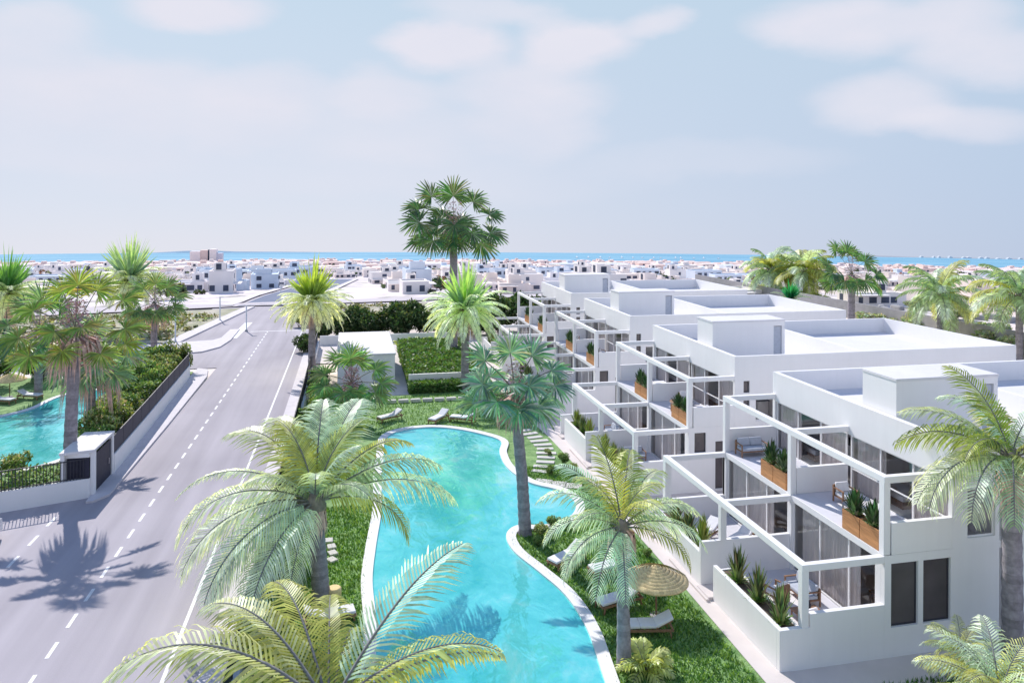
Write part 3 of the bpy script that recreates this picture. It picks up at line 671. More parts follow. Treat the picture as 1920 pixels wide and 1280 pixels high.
for zz_ in (.08, 1.1): 
    for a, b in zip(NW, NW[1:]): g.obox((a[0] + 14.45, a[1] - 46.3, zz_), (b[0] + 14.45, b[1] - 46.3, zz_), .05, .05, M['dark'])
g.build('railing', t)
t = thing('entrance_portal', (-14.35, 46.5, 0), 'white entrance portal with black gate at the pavement corner', 'gateway')
g = MB(); g.box(-.1, .12, -.2, .15, 0, 2.55, M['white']); g.box(-.1, .12, 3.1, 3.4, 0, 2.55, M['white']); g.box(-1.5, -1.3, -.62, 3.0, 0, 2.55, M['white']); g.box(-1.3, -.1, -.35, -.15, 0, 1.1, M['white']); g.box(-1.3, -.1, -.35, -.15, 2.3, 2.55, M['white']); g.build('frame', t, bevel=.01)
g = MB(); g.face([(-1.55, -.66, 2.56), (.15, -.25, 2.56), (.15, 3.43, 2.56), (-1.55, 3.43, 2.56)], M['roofw']); g.face([(-1.55, -.66, 2.7), (.15, -.25, 2.7), (.15, 3.43, 2.7), (-1.55, 3.43, 2.7)], M['roofw'])
for a, b in (((-1.55, -.66), (.15, -.25)), ((.15, -.25), (.15, 3.43)), ((.15, 3.43), (-1.55, 3.43)), ((-1.55, 3.43), (-1.55, -.66))): g.face([(a[0], a[1], 2.56), (b[0], b[1], 2.56), (b[0], b[1], 2.7), (a[0], a[1], 2.7)], M['roofw'])
g.build('roof', t)
g = MB(); g.box(-.02, .03, .15, 3.1, .05, 2.3, M['black']); gt = g.build('gate', t)
g = MB(); g.box(.04, .08, 2.6, 2.66, .95, 1.3, M['chrome']); g.build('handle', gt)
g = MB(); g.box(-1.25, -.12, -.28, -.22, 1.1, 2.28, M['black']); g.build('side_panel', t)
# right roadside wall and fence
g = MB(); g.box(-.12, .12, 0, 82, 0, .75, M['white']); g.build('garden_wall', loc=(-3.75, 9, 0), label='white wall between the right pavement and the main pool garden', category='wall')
t = thing('panel_fence', (-3.85, 9, .75), 'black panel fence along the main pool garden beside the road', 'fence')
g = MB(); g.box(-.03, .03, 0, 82, .0, 1.05, M['black']); g.build('panel', t)
for i in range(34): 
    g = MB(); g.box(-.045, .045, -.045, .045, 0, 1.07, M['black']); g.build('fence_post', t, loc=(.01, i * 2.45 + .05, 0))

# ------------------------------------------------------------------ palms
def frond(g, az, el, ln, droop, n=46, lw=1.0, tint=(.16, .24, .07), tip=None, roll=0, base=(0, 0, 0), m=None, hang=.55, sw=.032, rib=(.75, .82, .70), seed=None):
    """feather leaf: arched rib, drooping leaflets either side"""
    m = m or M['leaf']; rg = random.Random(seed if seed is not None else random.random())
    d0 = Vector((math.cos(az), math.sin(az), 0)); up = Vector((0, 0, 1)); side = Vector((-math.sin(az), math.cos(az), 0))
    pts = []; p = Vector(base); e = el; st = ln / 16
    for i in range(17):
        pts.append(p.copy()); p = p + (d0 * math.cos(e) + up * math.sin(e)) * st; e -= droop / 16 * (0.4 + 1.2 * i / 16)
        d0 = (d0 + side * rg.uniform(-.012, .012)).normalized()
    g.tube(pts, [.045 * ln / 5 * (1 - .8 * i / 16) + .006 for i in range(17)], 4, M['trunk'], rib, caps=False)
    for i in range(n):
        t = .12 + .88 * (i + .5) / n; f = t * 16; k = min(int(f), 15); q = pts[k].lerp(pts[k + 1], f - k); d = (pts[k + 1] - pts[k]).normalized()
        nrm = side.cross(d).normalized()
        if nrm.z < 0: nrm = -nrm
        l = lw * ln / 5 * (math.sin(PI * min(1, t * .93 + .05)) ** .55) * rg.uniform(.85, 1.1)
        for sg in (-1, 1):
            s2 = (side * sg * math.cos(roll) + nrm * math.sin(roll) * sg)
            fwdv = d * lerp(.55, 1.0, t)
            a = q; v1_ = (s2 + fwdv + nrm * .25).normalized(); b = a + v1_ * l * .55
            v2_ = (s2 * .8 + fwdv + up * -hang * rg.uniform(.6, 1.6)).normalized(); c = b + v2_ * l * .55
            wv = d * (sw * ln / 5) * rg.uniform(.8, 1.2)
            b = a + v1_ * l * .4; c0 = b + v2_ * l * .35; v3_ = (v2_ + up * -hang * .9).normalized(); c = c0 + v3_ * l * .35
            cc = rg.random(); col_ = mixc(tint, tip or tint, min(1, max(0, (t * .8 + rg.uniform(-.2, .2))))); col_ = tuple(x * lerp(.72, 1.28, cc) for x in col_)
            g.face([tuple(a - wv * .7), tuple(a + wv * .7), tuple(b + wv), tuple(b - wv)], m, col_)
            g.face([tuple(b - wv), tuple(b + wv), tuple(c0 + wv * .75), tuple(c0 - wv * .75)], m, col_)
            g.face([tuple(c0 - wv * .75), tuple(c0 + wv * .75), tuple(c)], m, col_)
def trunk_mesh(g, path, r0, r1, seg_=14, rings=True, tint=(1, 1, 1)):
    P_ = [Vector(p) for p in path]; pts = []; rad = []
    n = 26
    for i in range(n + 1):
        t = i / n; f = t * (len(P_) - 1); k = min(int(f), len(P_) - 2); pts.append(P_[k].lerp(P_[k + 1], f - k))
        r = lerp(r0, r1, t ** .6); rad.append(r * (1 + (.05 if i % 2 else -.03)) * (1.18 if i == 0 else 1))
    cs = [tuple(x * q for x in tint) for q in (1., .82, 1.08, .9, 1.02)]
    g.tube(pts, rad, seg_, M['trunk'], cs)
GREEN = (.24, .33, .12); OLIVE = (.42, .43, .10); PALE = (.74, .80, .66); SILV = (.64, .73, .68); DEEP = (.09, .19, .09); TEAL = (.38, .54, .45)  # pale and silver leaf tones also hold painted whitish highlights
def feather_palm(base, H, label, lean=(0, 0), nfr=26, ln=4, specs=(), r0=.28, r1=.17, leaflets=46, seed=1, pal=(GREEN, PALE), group=None, droop=1.5, lwf=1.15, swf=.036, elmin=-25, elmax=80, dead=0):
    rg = random.Random(seed); random.seed(seed)
    t = thing('feather_palm', base, label, 'palm tree', group=group)
    g = MB(); trunk_mesh(g, [(0, 0, -.1), (lean[0] * .3, lean[1] * .3, H * .35), (lean[0] * .7, lean[1] * .7, H * .7), (lean[0], lean[1], H)], r0, r1); g.build('trunk', t)
    g = MB(); top = (lean[0], lean[1], H + .05)
    # crown boss
    g.tube([(lean[0], lean[1], H - .5), (lean[0], lean[1], H - .1), (lean[0], lean[1], H + .5)], [r1 * 1.15, r1 * 1.7, r1 * .5], 10, M['trunk'], (.9, .85, .62))
    for s in specs:
        az, e, l, dr, c, c2 = s[:6]; frond(g, R(az), R(e), l, dr, leaflets, base=top, tint=c, tip=c2, seed=rg.random(), hang=s[6] if len(s) > 6 else .55, roll=s[7] if len(s) > 7 else 0, lw=s[8] if len(s) > 8 else lwf, sw=swf)
    for i in range(nfr):
        az = i * 2.39996 + rg.uniform(-.2, .2); q = i / max(1, nfr - 1); e = lerp(R(elmax), R(elmin), q ** .8) + rg.uniform(-.1, .1)
        a, b = pal; k = rg.random()
        if k < .3: a = OLIVE; b = mixc(OLIVE, PALE, .4)
        elif k < .55: a = TEAL; b = SILV
        frond(g, az, e, ln * rg.uniform(.85, 1.05), droop * rg.uniform(.8, 1.15), leaflets, base=top, tint=a, tip=b, seed=rg.random(), lw=lwf, sw=swf)
    g.build('crown', t)
    if dead:
        g = MB(); make_skirt(g, Vector(top) + Vector((0, 0, -.15)), dead, .34, rg, 90); g.build('dead_frond_skirt', t)
    return t
def fan(g, p0, d, pet, r, tint, rg, nb=36, droopf=.3, tip=None, face=None):
    """fan leaf on an arched stalk"""
    p = Vector(p0); d = d.normalized(); pts = [p.copy()]
    for i in range(6): p = p + d * pet / 6; d = (d + Vector((0, 0, -.055))).normalized(); pts.append(p.copy())
    g.tube(pts, [.045, .04, .036, .032, .03, .027, .024], 4, M['trunk'], (.75, .8, .5), caps=False)
    up = Vector((0, 0, 1)); sd = d.cross(up)
    if sd.length < .1: sd = Vector((1, 0, 0))
    sd.normalize(); nr = sd.cross(d).normalized()
    nr = (nr + Vector((rg.uniform(-.35, .35), rg.uniform(-.35, .35), 0))).normalized()
    if face is not None: nr = (nr + Vector(face)).normalized()
    sd = d.cross(nr).normalized(); d2 = nr.cross(sd).normalized()
    for k in range(nb):
        a = lerp(-2.35, 2.35, k / (nb - 1)) + rg.uniform(-.04, .04)
        v = (d2 * math.cos(a) + sd * math.sin(a)).normalized(); l = r * (.72 + .28 * math.cos(a * .6)) * rg.uniform(.88, 1.08)
        wv = (nr.cross(v).normalized() * math.cos(.7) + nr * math.sin(.7) * (1 if k % 2 else -1)) * r * .046
        m1 = p + v * l * .5 + nr * l * .07; v2 = (v + up * -droopf * rg.uniform(.5, 1.5)).normalized(); e = m1 + v2 * l * .5
        c = mixc(tint, tip or tint, rg.random() * .8); c = tuple(x * rg.uniform(.75, 1.25) for x in c)
        g.face([tuple(p), tuple(m1 + wv), tuple(e), tuple(m1 - wv)], M['leaf'], c)
        g.face([tuple(m1 + wv), tuple(m1 + wv * .8 + v2 * l * .38 + nr * .01), tuple(e)], M['leaf'], c)
def fan_palm(base, H, label, fans, r=1.6, pet=2., lean=(0, 0), r0=.32, r1=.24, seed=1, tint=DEEP, tip=GREEN, skirt=1, flower=(.62, .52, .56), group=None, facing=(0, -.5, .1), fl=1.):
    rg = random.Random(seed)
    t = thing('fan_palm', base, label, 'palm tree', group=group)
    g = MB(); trunk_mesh(g, [(0, 0, -.1), (lean[0] * .3, lean[1] * .3, H * .4), (lean[0], lean[1], H)], r0, r1); g.build('trunk', t)
    g = MB(); top = Vector((lean[0], lean[1], H))
    for az, e, k in fans:
        a, ee = R(az), R(e); fan(g, top + Vector((0, 0, .2)), Vector((math.cos(a) * math.cos(ee), math.sin(a) * math.cos(ee), math.sin(ee))), pet * k, r * rg.uniform(.9, 1.1), tint, rg, tip=tip, face=facing)
    g.build('crown', t)
    if fl:
        g = MB()  # pale flower plumes
        for i in range(int(520 * fl)):
            a = rg.uniform(0, 2 * PI); zz_ = rg.uniform(-.5, 1.5) * pet * .55; q = abs(zz_) / (pet * .9); rad = (.15 + .42 * pet * (1 - q * .6)) * rg.random() ** .6
            p = top + Vector((math.cos(a) * rad, math.sin(a) * rad, zz_)); v = Vector((rg.uniform(-1, 1), rg.uniform(-1, 1), rg.uniform(-1, .4))).normalized() * .2; s2 = Vector((rg.uniform(-1, 1), rg.uniform(-1, 1), rg.uniform(-1, 1))).normalized() * .05
            g.face([tuple(p - s2), tuple(p + s2), tuple(p + v)], M['skirt'], tuple(x * rg.uniform(1.1, 1.9) for x in flower))
        g.build('flower_plume', t)
    if skirt:
        g = MB(); make_skirt(g, top + Vector((0, 0, -.1)), skirt, .5 * skirt, rg); g.build('dead_frond_skirt', t)
    return t
def make_skirt(g, top, ln, rad, rg, n=150):
    for i in range(n):
        a = rg.uniform(0, 2 * PI); l = ln * rg.uniform(.55, 1.25); b = top + Vector((math.cos(a) * .12, math.sin(a) * .12, rg.uniform(-.2, .2)))
        m1 = b + Vector((math.cos(a) * rad, math.sin(a) * rad, -l * .3)); e = m1 + Vector((math.cos(a) * rad * .25, math.sin(a) * rad * .25, -l * .75)); wv = Vector((-math.sin(a), math.cos(a), 0)) * .075
        c = mixc((.95, .85, .85), (1.5, 1.25, 1.2), rg.random())
        g.face([tuple(b - wv * .4), tuple(b + wv * .4), tuple(m1 + wv), tuple(m1 - wv)], M['skirt'], c); g.face([tuple(m1 - wv), tuple(m1 + wv), tuple(e)], M['skirt'], c)
def spear_palm(base, H, label, ln=3.6, lean=(0, 0), seed=1, green=(.26, .50, .07), r0=.4, r1=.3, uph=4.0, group=None, pale=(.74, .82, .62), skirt=2.2, nd=62):
    """bright upright spears in the middle, pale drooping fronds, brown skirt"""
    rg = random.Random(seed); random.seed(seed)
    t = thing('date_palm', base, label, 'palm tree', group=group)
    g = MB(); trunk_mesh(g, [(0, 0, -.1), (lean[0] * .4, lean[1] * .4, H * .5), (lean[0], lean[1], H)], r0, r1); g.build('trunk', t)
    top = Vector((lean[0], lean[1], H))
    g = MB()
    for i in range(nd):
        az = i * 2.39996 + rg.uniform(-.2, .2); e = R(lerp(46, -22, (i / nd))) + rg.uniform(-.1, .1)
        frond(g, az, e, ln * rg.uniform(.85, 1.12), 1.25, 24, lw=.85, tint=pale, tip=mixc(pale, (.75, .75, .6), .5), base=top, seed=rg.random(), hang=.4, sw=.085, rib=(.5, .5, .35))
    g.build('crown', t)
    g = MB()
    for i in range(86):
        a = rg.uniform(0, 2 * PI); q = math.sqrt(rg.random()); e = lerp(R(89), R(46), q); l = uph * lerp(1., .62, q) * rg.uniform(.75, 1.08)
        d = Vector((math.cos(a) * math.cos(e), math.sin(a) * math.cos(e), math.sin(e))); s2 = d.cross(Vector((math.sin(a * 3), math.cos(a * 2), .3))).normalized() * .13
        b = top + d * .1; m1 = top + d * l * .55 + Vector((0, 0, .0)); e2 = top + d * l + Vector((math.cos(a), math.sin(a), 0)) * .25 * q
        c = mixc(green, (green[0] * .55, green[1] * .62, green[2]), rg.random() * q + (.5 if l < uph * .7 else 0) * .4)
        g.face([tuple(b - s2), tuple(b + s2), tuple(m1 + s2 * 1.3), tuple(m1 - s2 * 1.3)], M['leaf'], c); g.face([tuple(m1 - s2 * 1.3), tuple(m1 + s2 * 1.3), tuple(e2)], M['leaf'], c)
    g.build('spear_leaves', t)
    g = MB(); make_skirt(g, top + Vector((0, 0, .1)), skirt, .75, rg, 190); g.build('dead_frond_skirt', t)
    return t

# foreground feather palms
feather_palm((-1.15, 32.2, 0), 3.9, 'large feather palm leaning over the lower left edge of the main pool', lean=(-.3, .5), nfr=7, ln=3.6, r0=.4, r1=.3, leaflets=46, seed=11, dead=1.0, lwf=1.4, swf=.036, elmin=45, specs=[
    (140, 55, 6.0, 1.6, OLIVE, PALE, .45), (172, 38, 6.4, 1.75, PALE, SILV, .6, 0, .5), (118, 60, 5.6, 1.5, OLIVE, PALE, .45), (66, 52, 6.0, .95, SILV, PALE, .4), (88, 60, 5.4, 1.0, TEAL, PALE, .4), (44, 34, 6.6, 1.3, OLIVE, (.56, .50, .18), .9, 0, .8),
    (20, 28, 6.2, 1.15, GREEN, SILV, .8), (6, 20, 6.4, 1.25, PALE, PALE, .9), (-12, 16, 4.9, 1.9, OLIVE, (.50, .45, .12), .8), (188, 28, 6.2, 1.9, SILV, PALE), (205, 20, 6.3, 1.8, SILV, PALE), (226, 12, 6.3, 1.6, TEAL, SILV),
    (244, 2, 5.9, 1.5, SILV, PALE), (180, 8, 5.2, 1.5, PALE, PALE), (200, -6, 5.0, 1.2, SILV, PALE), (216, -2, 5.6, 1.4, PALE, SILV), (234, -10, 5.4, 1.1, TEAL, SILV), (256, -14, 4.2, 1., PALE, PALE), (128, 72, 4.2, 1.2, OLIVE, OLIVE, .4), (40, 72, 4.2, 1.2, OLIVE, GREEN, .4)], droop=1.3)
feather_palm((-.6, 15.4, 0), 6.1, 'foreground feather palm at the bottom edge with its trunk out of the picture', lean=(.2, .3), nfr=10, ln=4.2, r0=.3, r1=.22, leaflets=40, seed=5, specs=[
    (40, 43, 4.7, .85, TEAL, PALE, .3), (22, 14, 4.4, .9, OLIVE, (.50, .46, .14), 1.3, .9, .4), (166, 42, 5.2, 1.75, OLIVE, PALE, .4), (128, 34, 4.2, 1.2, OLIVE, (.48, .46, .14), .5), (112, 42, 4.0, 1.2, OLIVE, (.50, .48, .16), .5), (92, 36, 3.4, 1.1, OLIVE, (.48, .48, .16), .5), (136, 44, 4.3, 1.4, OLIVE, PALE, .5),
    (146, 30, 4.4, 1.4, GREEN, OLIVE, .5), (78, 26, 3.0, 1.2, GREEN, OLIVE, .5)], droop=1.5, elmax=32)
feather_palm((9.72, 25.3, 0), 4.95, 'feather palm growing between the parasol and the main pool edge', lean=(-.08, .1), nfr=6, ln=2.8, r0=.3, r1=.17, leaflets=32, seed=21, dead=.8, elmin=45, lwf=1.3, swf=.046, specs=[
    (100, 72, 3.4, .8, OLIVE, OLIVE, .35), (62, 60, 3.5, 1.2, GREEN, OLIVE, .4), (40, 48, 3.6, 1.4, SILV, OLIVE, .5), (128, 52, 3.4, 1.1, TEAL, SILV, .4), (150, 42, 3.5, 1.6, TEAL, PALE), (172, 24, 3.2, 1.7, SILV, PALE), (200, 10, 3.1, 1.7, SILV, PALE),
    (232, 0, 3.3, 1.3, TEAL, PALE), (12, 30, 3.7, 1.6, TEAL, PALE), (-12, 18, 3.4, 1.6, PALE, PALE), (-30, 8, 3.0, 1.7, OLIVE, (.40, .34, .08), .7), (20, 10, 3.3, 1.6, SILV, PALE), (252, -8, 3.0, 1.2, SILV, TEAL), (185, -5, 3.0, 1.5, PALE, PALE)], droop=1.6)
feather_palm((23.1, 22.0, 0), 7.6, 'feather palm in front of the nearest villa facade at the right edge', lean=(-.1, .0), nfr=9, ln=3.7, r0=.36, r1=.3, leaflets=36, seed=31, dead=1.5, lwf=1.4, elmin=20, swf=.044, specs=[
    (165, 35, 4.3, 1.35, GREEN, (.2, .24, .10), .7, .9), (150, 48, 4.0, 1.3, GREEN, PALE, .5), (100, 72, 3.9, 1.1, (.16, .32, .05), OLIVE, .4), (75, 60, 3.2, 1.2, OLIVE, GREEN, .5), (188, 20, 4.7, 1.9, GREEN, PALE, .6), (205, 22, 4.4, 2.2, TEAL, PALE, .6),
    (225, 25, 4.1, 2.4, (.22, .36, .10), TEAL, .5), (245, 30, 3.8, 2.5, OLIVE, TEAL, .5), (265, 20, 3.4, 2.4, GREEN, OLIVE, .6), (176, 10, 4.3, 1.5, PALE, PALE, .6), (285, 25, 3.2, 2.2, OLIVE, GREEN)], droop=1.9, pal=((.15, .28, .06), OLIVE))
# small palms, bottom right corner
for (x, y, H, lab, sd, l) in [(19.9, 20.9, 1.75, 'young yellow green palm sprouting beside the nearest facade windows', 41, 1.3), (19.1, 18.6, 1.9, 'pale bushy palm filling the bottom right corner', 42, 2.6), (4.4, 16.2, 3.7, 'small silvery palm tip at the bottom edge over the pool', 43, 1.5)]:
    feather_palm((x, y, 0), H, lab, nfr=34 if sd == 42 else 24, ln=l, r0=.12, r1=.09, leaflets=24, lwf=1.4, swf=.05, seed=sd, pal=((.36, .44, .12), (.55, .6, .3)) if sd == 41 else (TEAL, PALE), droop=1.3)
# right hand background palms
BG = 'feather palms beyond the grey boundary wall'
feather_palm((72.3, 79.5, -.4), 6.2, 'feather palm beyond the grey wall, right of the tall fan palm', nfr=30, ln=5.8, lwf=1.6, swf=.085, r0=.4, r1=.35, leaflets=26, seed=51, pal=(TEAL, GREEN), droop=1.5, group=BG)
feather_palm((72.6, 68.5, -.4), 7.4, 'feather palm beyond the grey wall cut by the right edge', nfr=30, ln=5.8, lwf=1.6, swf=.085, r0=.4, r1=.35, leaflets=26, seed=52, pal=(TEAL, GREEN), droop=1.5, group=BG)
feather_palm((76.6, 125, -1), 6.2, 'leftmost feather palm in the pair beyond the grey wall', nfr=30, ln=6.4, lwf=1.7, swf=.1, r0=.4, r1=.35, leaflets=26, seed=53, pal=(TEAL, GREEN), droop=1.5, group=BG)
feather_palm((79.1, 118, -1), 6.6, 'second feather palm of the pair, next to the tall fan palm', nfr=30, ln=6.4, lwf=1.7, swf=.1, r0=.4, r1=.35, leaflets=26, seed=54, pal=(GREEN, OLIVE), droop=1.5, group=BG)
# fan palms
fan_palm((8.72, 36.6, 0), 7.1, 'grey blue fan palm rising from the lawn tongue in the main pool', [(95, 70, 1.), (40, 52, 1.1), (150, 48, 1.1), (200, 25, 1.0), (230, 5, .95), (-30, 20, 1.1), (-5, 35, 1.1), (265, -10, .8), (-60, -8, .9), (180, -5, 1.0), (20, -5, 1.0), (240, 35, .6), (300, 30, .6), (120, 20, 1.), (60, 5, 1.)],
    r=1.3, pet=1.95, lean=(-.62, -.1), r0=.34, r1=.26, seed=61, tint=(.10, .24, .17), tip=(.42, .56, .46), skirt=1.3, fl=.5)
fan_palm((10.9, 80, 0), 14.5, 'tallest fan palm, its dark crown against the sky', [(90, 80, .95), (140, 52, 1.25), (165, 30, 1.25), (190, 12, 1.15), (40, 45, 1.2), (15, 22, 1.3), (-8, -5, 1.2), (215, -22, 1.0), (250, -30, .8), (280, -30, .7), (175, -18, 1.1), (110, 25, .8), (60, 10, .7), (-30, -25, 1.1), (160, 0, .55), (265, 10, .45), (310, -10, .8)],
    r=2.3, pet=3.4, r0=.5, r1=.4, seed=62, tint=(.05, .13, .06), tip=(.18, .28, .12), skirt=2.2, facing=(0, -.9, 0), fl=1.1)
fan_palm((66, 88, -.4), 8.2, 'tall fan palm beyond the grey boundary wall', [(100, 75, 1.), (125, 60, 1.2), (50, 55, 1.1), (25, 30, 1.25), (160, 30, 1.1), (190, 10, 1.1), (-5, 5, 1.2), (215, -10, .9), (250, -20, .8), (290, -15, .7), (-20, -20, 1.1), (175, -15, 1.)],
    r=1.9, pet=3.0, r0=.5, r1=.42, seed=63, tint=(.06, .16, .07), tip=(.22, .36, .14), skirt=1.4, fl=.8, facing=(0, -.9, 0))
fan_palm((-16.2, 48.3, 0), 9.1, 'big fan palm standing behind the corner railing with hanging dry fronds', [(90, 82, 1.1), (60, 60, 1.1), (130, 55, 1.15), (25, 38, 1.25), (160, 28, 1.25), (198, 2, 1.2), (220, -20, 1.15), (-8, 8, 1.2), (-38, -22, 1.1), (265, -24, .8), (250, 12, .7), (300, 18, .7), (178, -16, 1.15), (12, -14, 1.2)],
    r=1.4, pet=2.35, lean=(.4, -.3), r0=.42, r1=.3, seed=64, facing=(0, -.7, .35), tint=(.14, .22, .05), tip=(.44, .52, .16), skirt=2.3, fl=1.5)
fan_palm((.1, 59.0, 0), 2.7, 'short fan palm in front of the pool house', [(95, 72, 1.1), (60, 58, 1.), (130, 50, 1.2), (160, 22, 1.3), (190, 5, 1.2), (20, 30, 1.2), (-5, 5, 1.3), (-25, -12, 1.2), (215, -18, 1.1), (245, -10, .8), (290, -10, .7), (175, -18, 1.2), (10, -18, 1.2)],
    r=1.5, pet=1.75, r0=.3, r1=.24, seed=65, tint=(.10, .24, .08), tip=(.34, .48, .20), skirt=1.3, fl=1.2)
fan_palm((-20.3, 84.6, 0), 6.2, 'fan palm at the far end of the black panel fence', [(90, 75, 1.), (45, 50, 1.), (140, 45, 1.1), (10, 20, 1.1), (170, 15, 1.1), (-15, -5, 1.1), (200, -12, 1.), (240, -20, .9), (290, -20, .9), (-35, -20, 1.)],
    r=1.7, pet=2.0, r0=.36, r1=.3, seed=66, tint=(.10, .20, .08), tip=(.32, .42, .20), skirt=2.3, fl=.6)
fan_palm((-17.3, 55.5, 0), 6.0, 'fan palm half hidden behind the corner fan palm beside the left pool', [(90, 70, 1.), (30, 40, 1.1), (150, 40, 1.1), (0, 10, 1.1), (180, 5, 1.1), (220, -15, 1.), (-30, -18, 1.1), (270, -20, .9), (300, 0, .8)],
    r=1.6, pet=2.0, r0=.36, r1=.28, seed=67, tint=(.14, .26, .14), tip=(.45, .55, .38), skirt=3.0, fl=.6)
fan_palm((-26.6, 72, 0), 5.6, 'fan palm at the back of the left pool lawn', [(90, 75, 1.), (45, 50, 1.), (140, 45, 1.1), (10, 20, 1.1), (170, 15, 1.1), (-15, -5, 1.1), (200, -12, 1.), (240, -20, .9), (290, -20, .9)],
    r=2.0, pet=2.4, r0=.36, r1=.3, seed=68, tint=(.08, .18, .08), tip=(.30, .42, .20), skirt=2.0, fl=.6)
# palms with bright upright hearts
spear_palm((-3.75, 76.3, 0), 7.0, 'yellow green date palm at the roadside beside the pool house', seed=71, green=(.46, .58, .12), ln=4.2, uph=5.2)
spear_palm((10.15, 66.5, 0), 7.2, 'light green date palm in front of the tallest palm, beside the clipped hedge', seed=72, green=(.44, .66, .26), ln=4.3, uph=5.1, pale=(.74, .90, .68))
spear_palm((-28.7, 107, 0), 6.6, 'pale green date palm farthest back on the left, beyond the garden', seed=73, green=(.44, .60, .34), ln=5.2, uph=7.6, pale=(.64, .74, .58), skirt=3.2)
spear_palm((-38.4, 95, 0), 6.4, 'date palm at the left edge with a deep green upright heart', seed=74, green=(.20, .42, .12), ln=4.6, uph=6.2, pale=(.60, .72, .52), skirt=3.4)
spear_palm((67.2, 104, -.5), 2.9, 'dark green agave like palm just behind the villa roofs', seed=75, green=(.05, .36, .14), ln=3.4, uph=3.6, pale=(.30, .46, .34), skirt=.4, nd=20)

# ------------------------------------------------------------------ shrubs and hedges
def leafcloud(g, n, f, size, cols, m=None, rg=None):
    m = m or M['bush']; rg = rg or random
    for _ in range(n):
        p, sh = f(); p = Vector(p)
        a = Vector((rg.uniform(-1, 1), rg.uniform(-1, 1), rg.uniform(-.6, 1))).normalized(); b = a.cross(Vector((rg.uniform(-1, 1), rg.uniform(-1, 1), rg.uniform(-1, 1)))).normalized()
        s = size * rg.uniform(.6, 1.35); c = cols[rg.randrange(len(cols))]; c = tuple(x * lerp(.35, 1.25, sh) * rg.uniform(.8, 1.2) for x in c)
        g.face([tuple(p - a * s), tuple(p + b * s * .5), tuple(p + a * s), tuple(p - b * s * .5)], m, c)
BC = [(.14, .26, .07), (.22, .34, .10), (.36, .46, .20), (.08, .16, .05)]
def bush_mesh(rx, ry, rz, n, size, cols, seed, lumps=9):
    rg = random.Random(seed); L_s = []
    for _ in range(lumps):
        a = rg.uniform(0, 2 * PI); r = rg.uniform(.15, .75); L_s.append((math.cos(a) * rx * r, math.sin(a) * ry * r, rz * rg.uniform(.5, 1.25), rg.uniform(.3, .5)))
    def f():
        l = L_s[rg.randrange(lumps)]; v = Vector((rg.gauss(0, 1), rg.gauss(0, 1), rg.gauss(0, 1))).normalized(); q = rg.uniform(.55, 1.05)
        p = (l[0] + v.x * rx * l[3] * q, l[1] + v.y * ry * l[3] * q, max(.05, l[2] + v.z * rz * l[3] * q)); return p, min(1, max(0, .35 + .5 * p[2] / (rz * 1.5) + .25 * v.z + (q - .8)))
    g = MB(); leafcloud(g, n, f, size, cols, rg=rg)
    # inner twigs
    for _ in range(7):
        l = L_s[rg.randrange(lumps)]; g.tube([(0, 0, 0), (l[0] * .4, l[1] * .4, l[2] * .5), (l[0], l[1], l[2])], [.05, .04, .015], 4, M['trunk'], (.5, .45, .4), caps=False)
    return g
def shrub(proto, x, y, z, s, label, group, rz=None, sz=1, name=None):
    c = proto.copy(); col.objects.link(c); c.location = (x, y, z); c.scale = (s, s, s * sz); c.rotation_euler.z = rz if rz is not None else random.uniform(0, 6)
    c['label'] = label; c['category'] = 'shrub'; c['group'] = group
    return c
GS = 'shrubs packed along the left roadside fence'
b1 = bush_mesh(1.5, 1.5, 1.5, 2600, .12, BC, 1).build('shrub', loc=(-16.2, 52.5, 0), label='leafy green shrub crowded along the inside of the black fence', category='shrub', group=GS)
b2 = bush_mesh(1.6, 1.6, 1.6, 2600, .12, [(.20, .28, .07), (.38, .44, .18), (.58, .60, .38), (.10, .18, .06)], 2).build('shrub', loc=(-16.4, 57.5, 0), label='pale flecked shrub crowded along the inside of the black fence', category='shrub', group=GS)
rr = random.Random(9)
yy = 50.2
while yy < 79:
    for k in range(2 if yy > 59 else 1):
        pr, lb = ((b1, 'leafy green shrub crowded along the inside of the black fence'), (b2, 'pale flecked shrub crowded along the inside of the black fence'))[rr.random() < .5]
        xw = -14.3 - (yy - 49.9) * .033
        shrub(pr, xw - 1.5 - k * 1.5 - rr.uniform(0, .4), yy + rr.uniform(-.6, .6), 0, rr.uniform(.72, 1.15) * (.7 if yy < 53 and k == 0 else 1), lb, GS, sz=rr.uniform(1., 1.5))
    yy += 1.9
for i, (x, y, s) in enumerate([(-22, 78, 1.4), (-25, 78.5, 1.5), (-28.5, 78, 1.6), (-32, 77, 1.5), (-35, 76, 1.6), (-38, 76, 1.6), (-19, 77, 1.3), (-20.5, 75.5, 1.2)]):
    shrub(b1, x, y, 0, s, 'dark shrub closing the back of the left pool lawn', 'shrubs behind the left pool lawn')
shrub(b2, -19.9, 50.2, 0, .72, 'round light green shrub at the near edge of the left pool', 'shrub at the left pool')
# hedge behind the bar railing: one long hedge
g = MB(); rg_ = random.Random(4)
def hf():
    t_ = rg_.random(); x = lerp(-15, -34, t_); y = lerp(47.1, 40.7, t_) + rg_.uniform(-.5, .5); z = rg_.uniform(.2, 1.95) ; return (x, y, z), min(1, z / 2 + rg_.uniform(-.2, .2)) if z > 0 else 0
leafcloud(g, 9000, hf, .10, BC, rg=rg_); g.build('hedge', label='low hedge growing right behind the black bar railing', category='hedge')
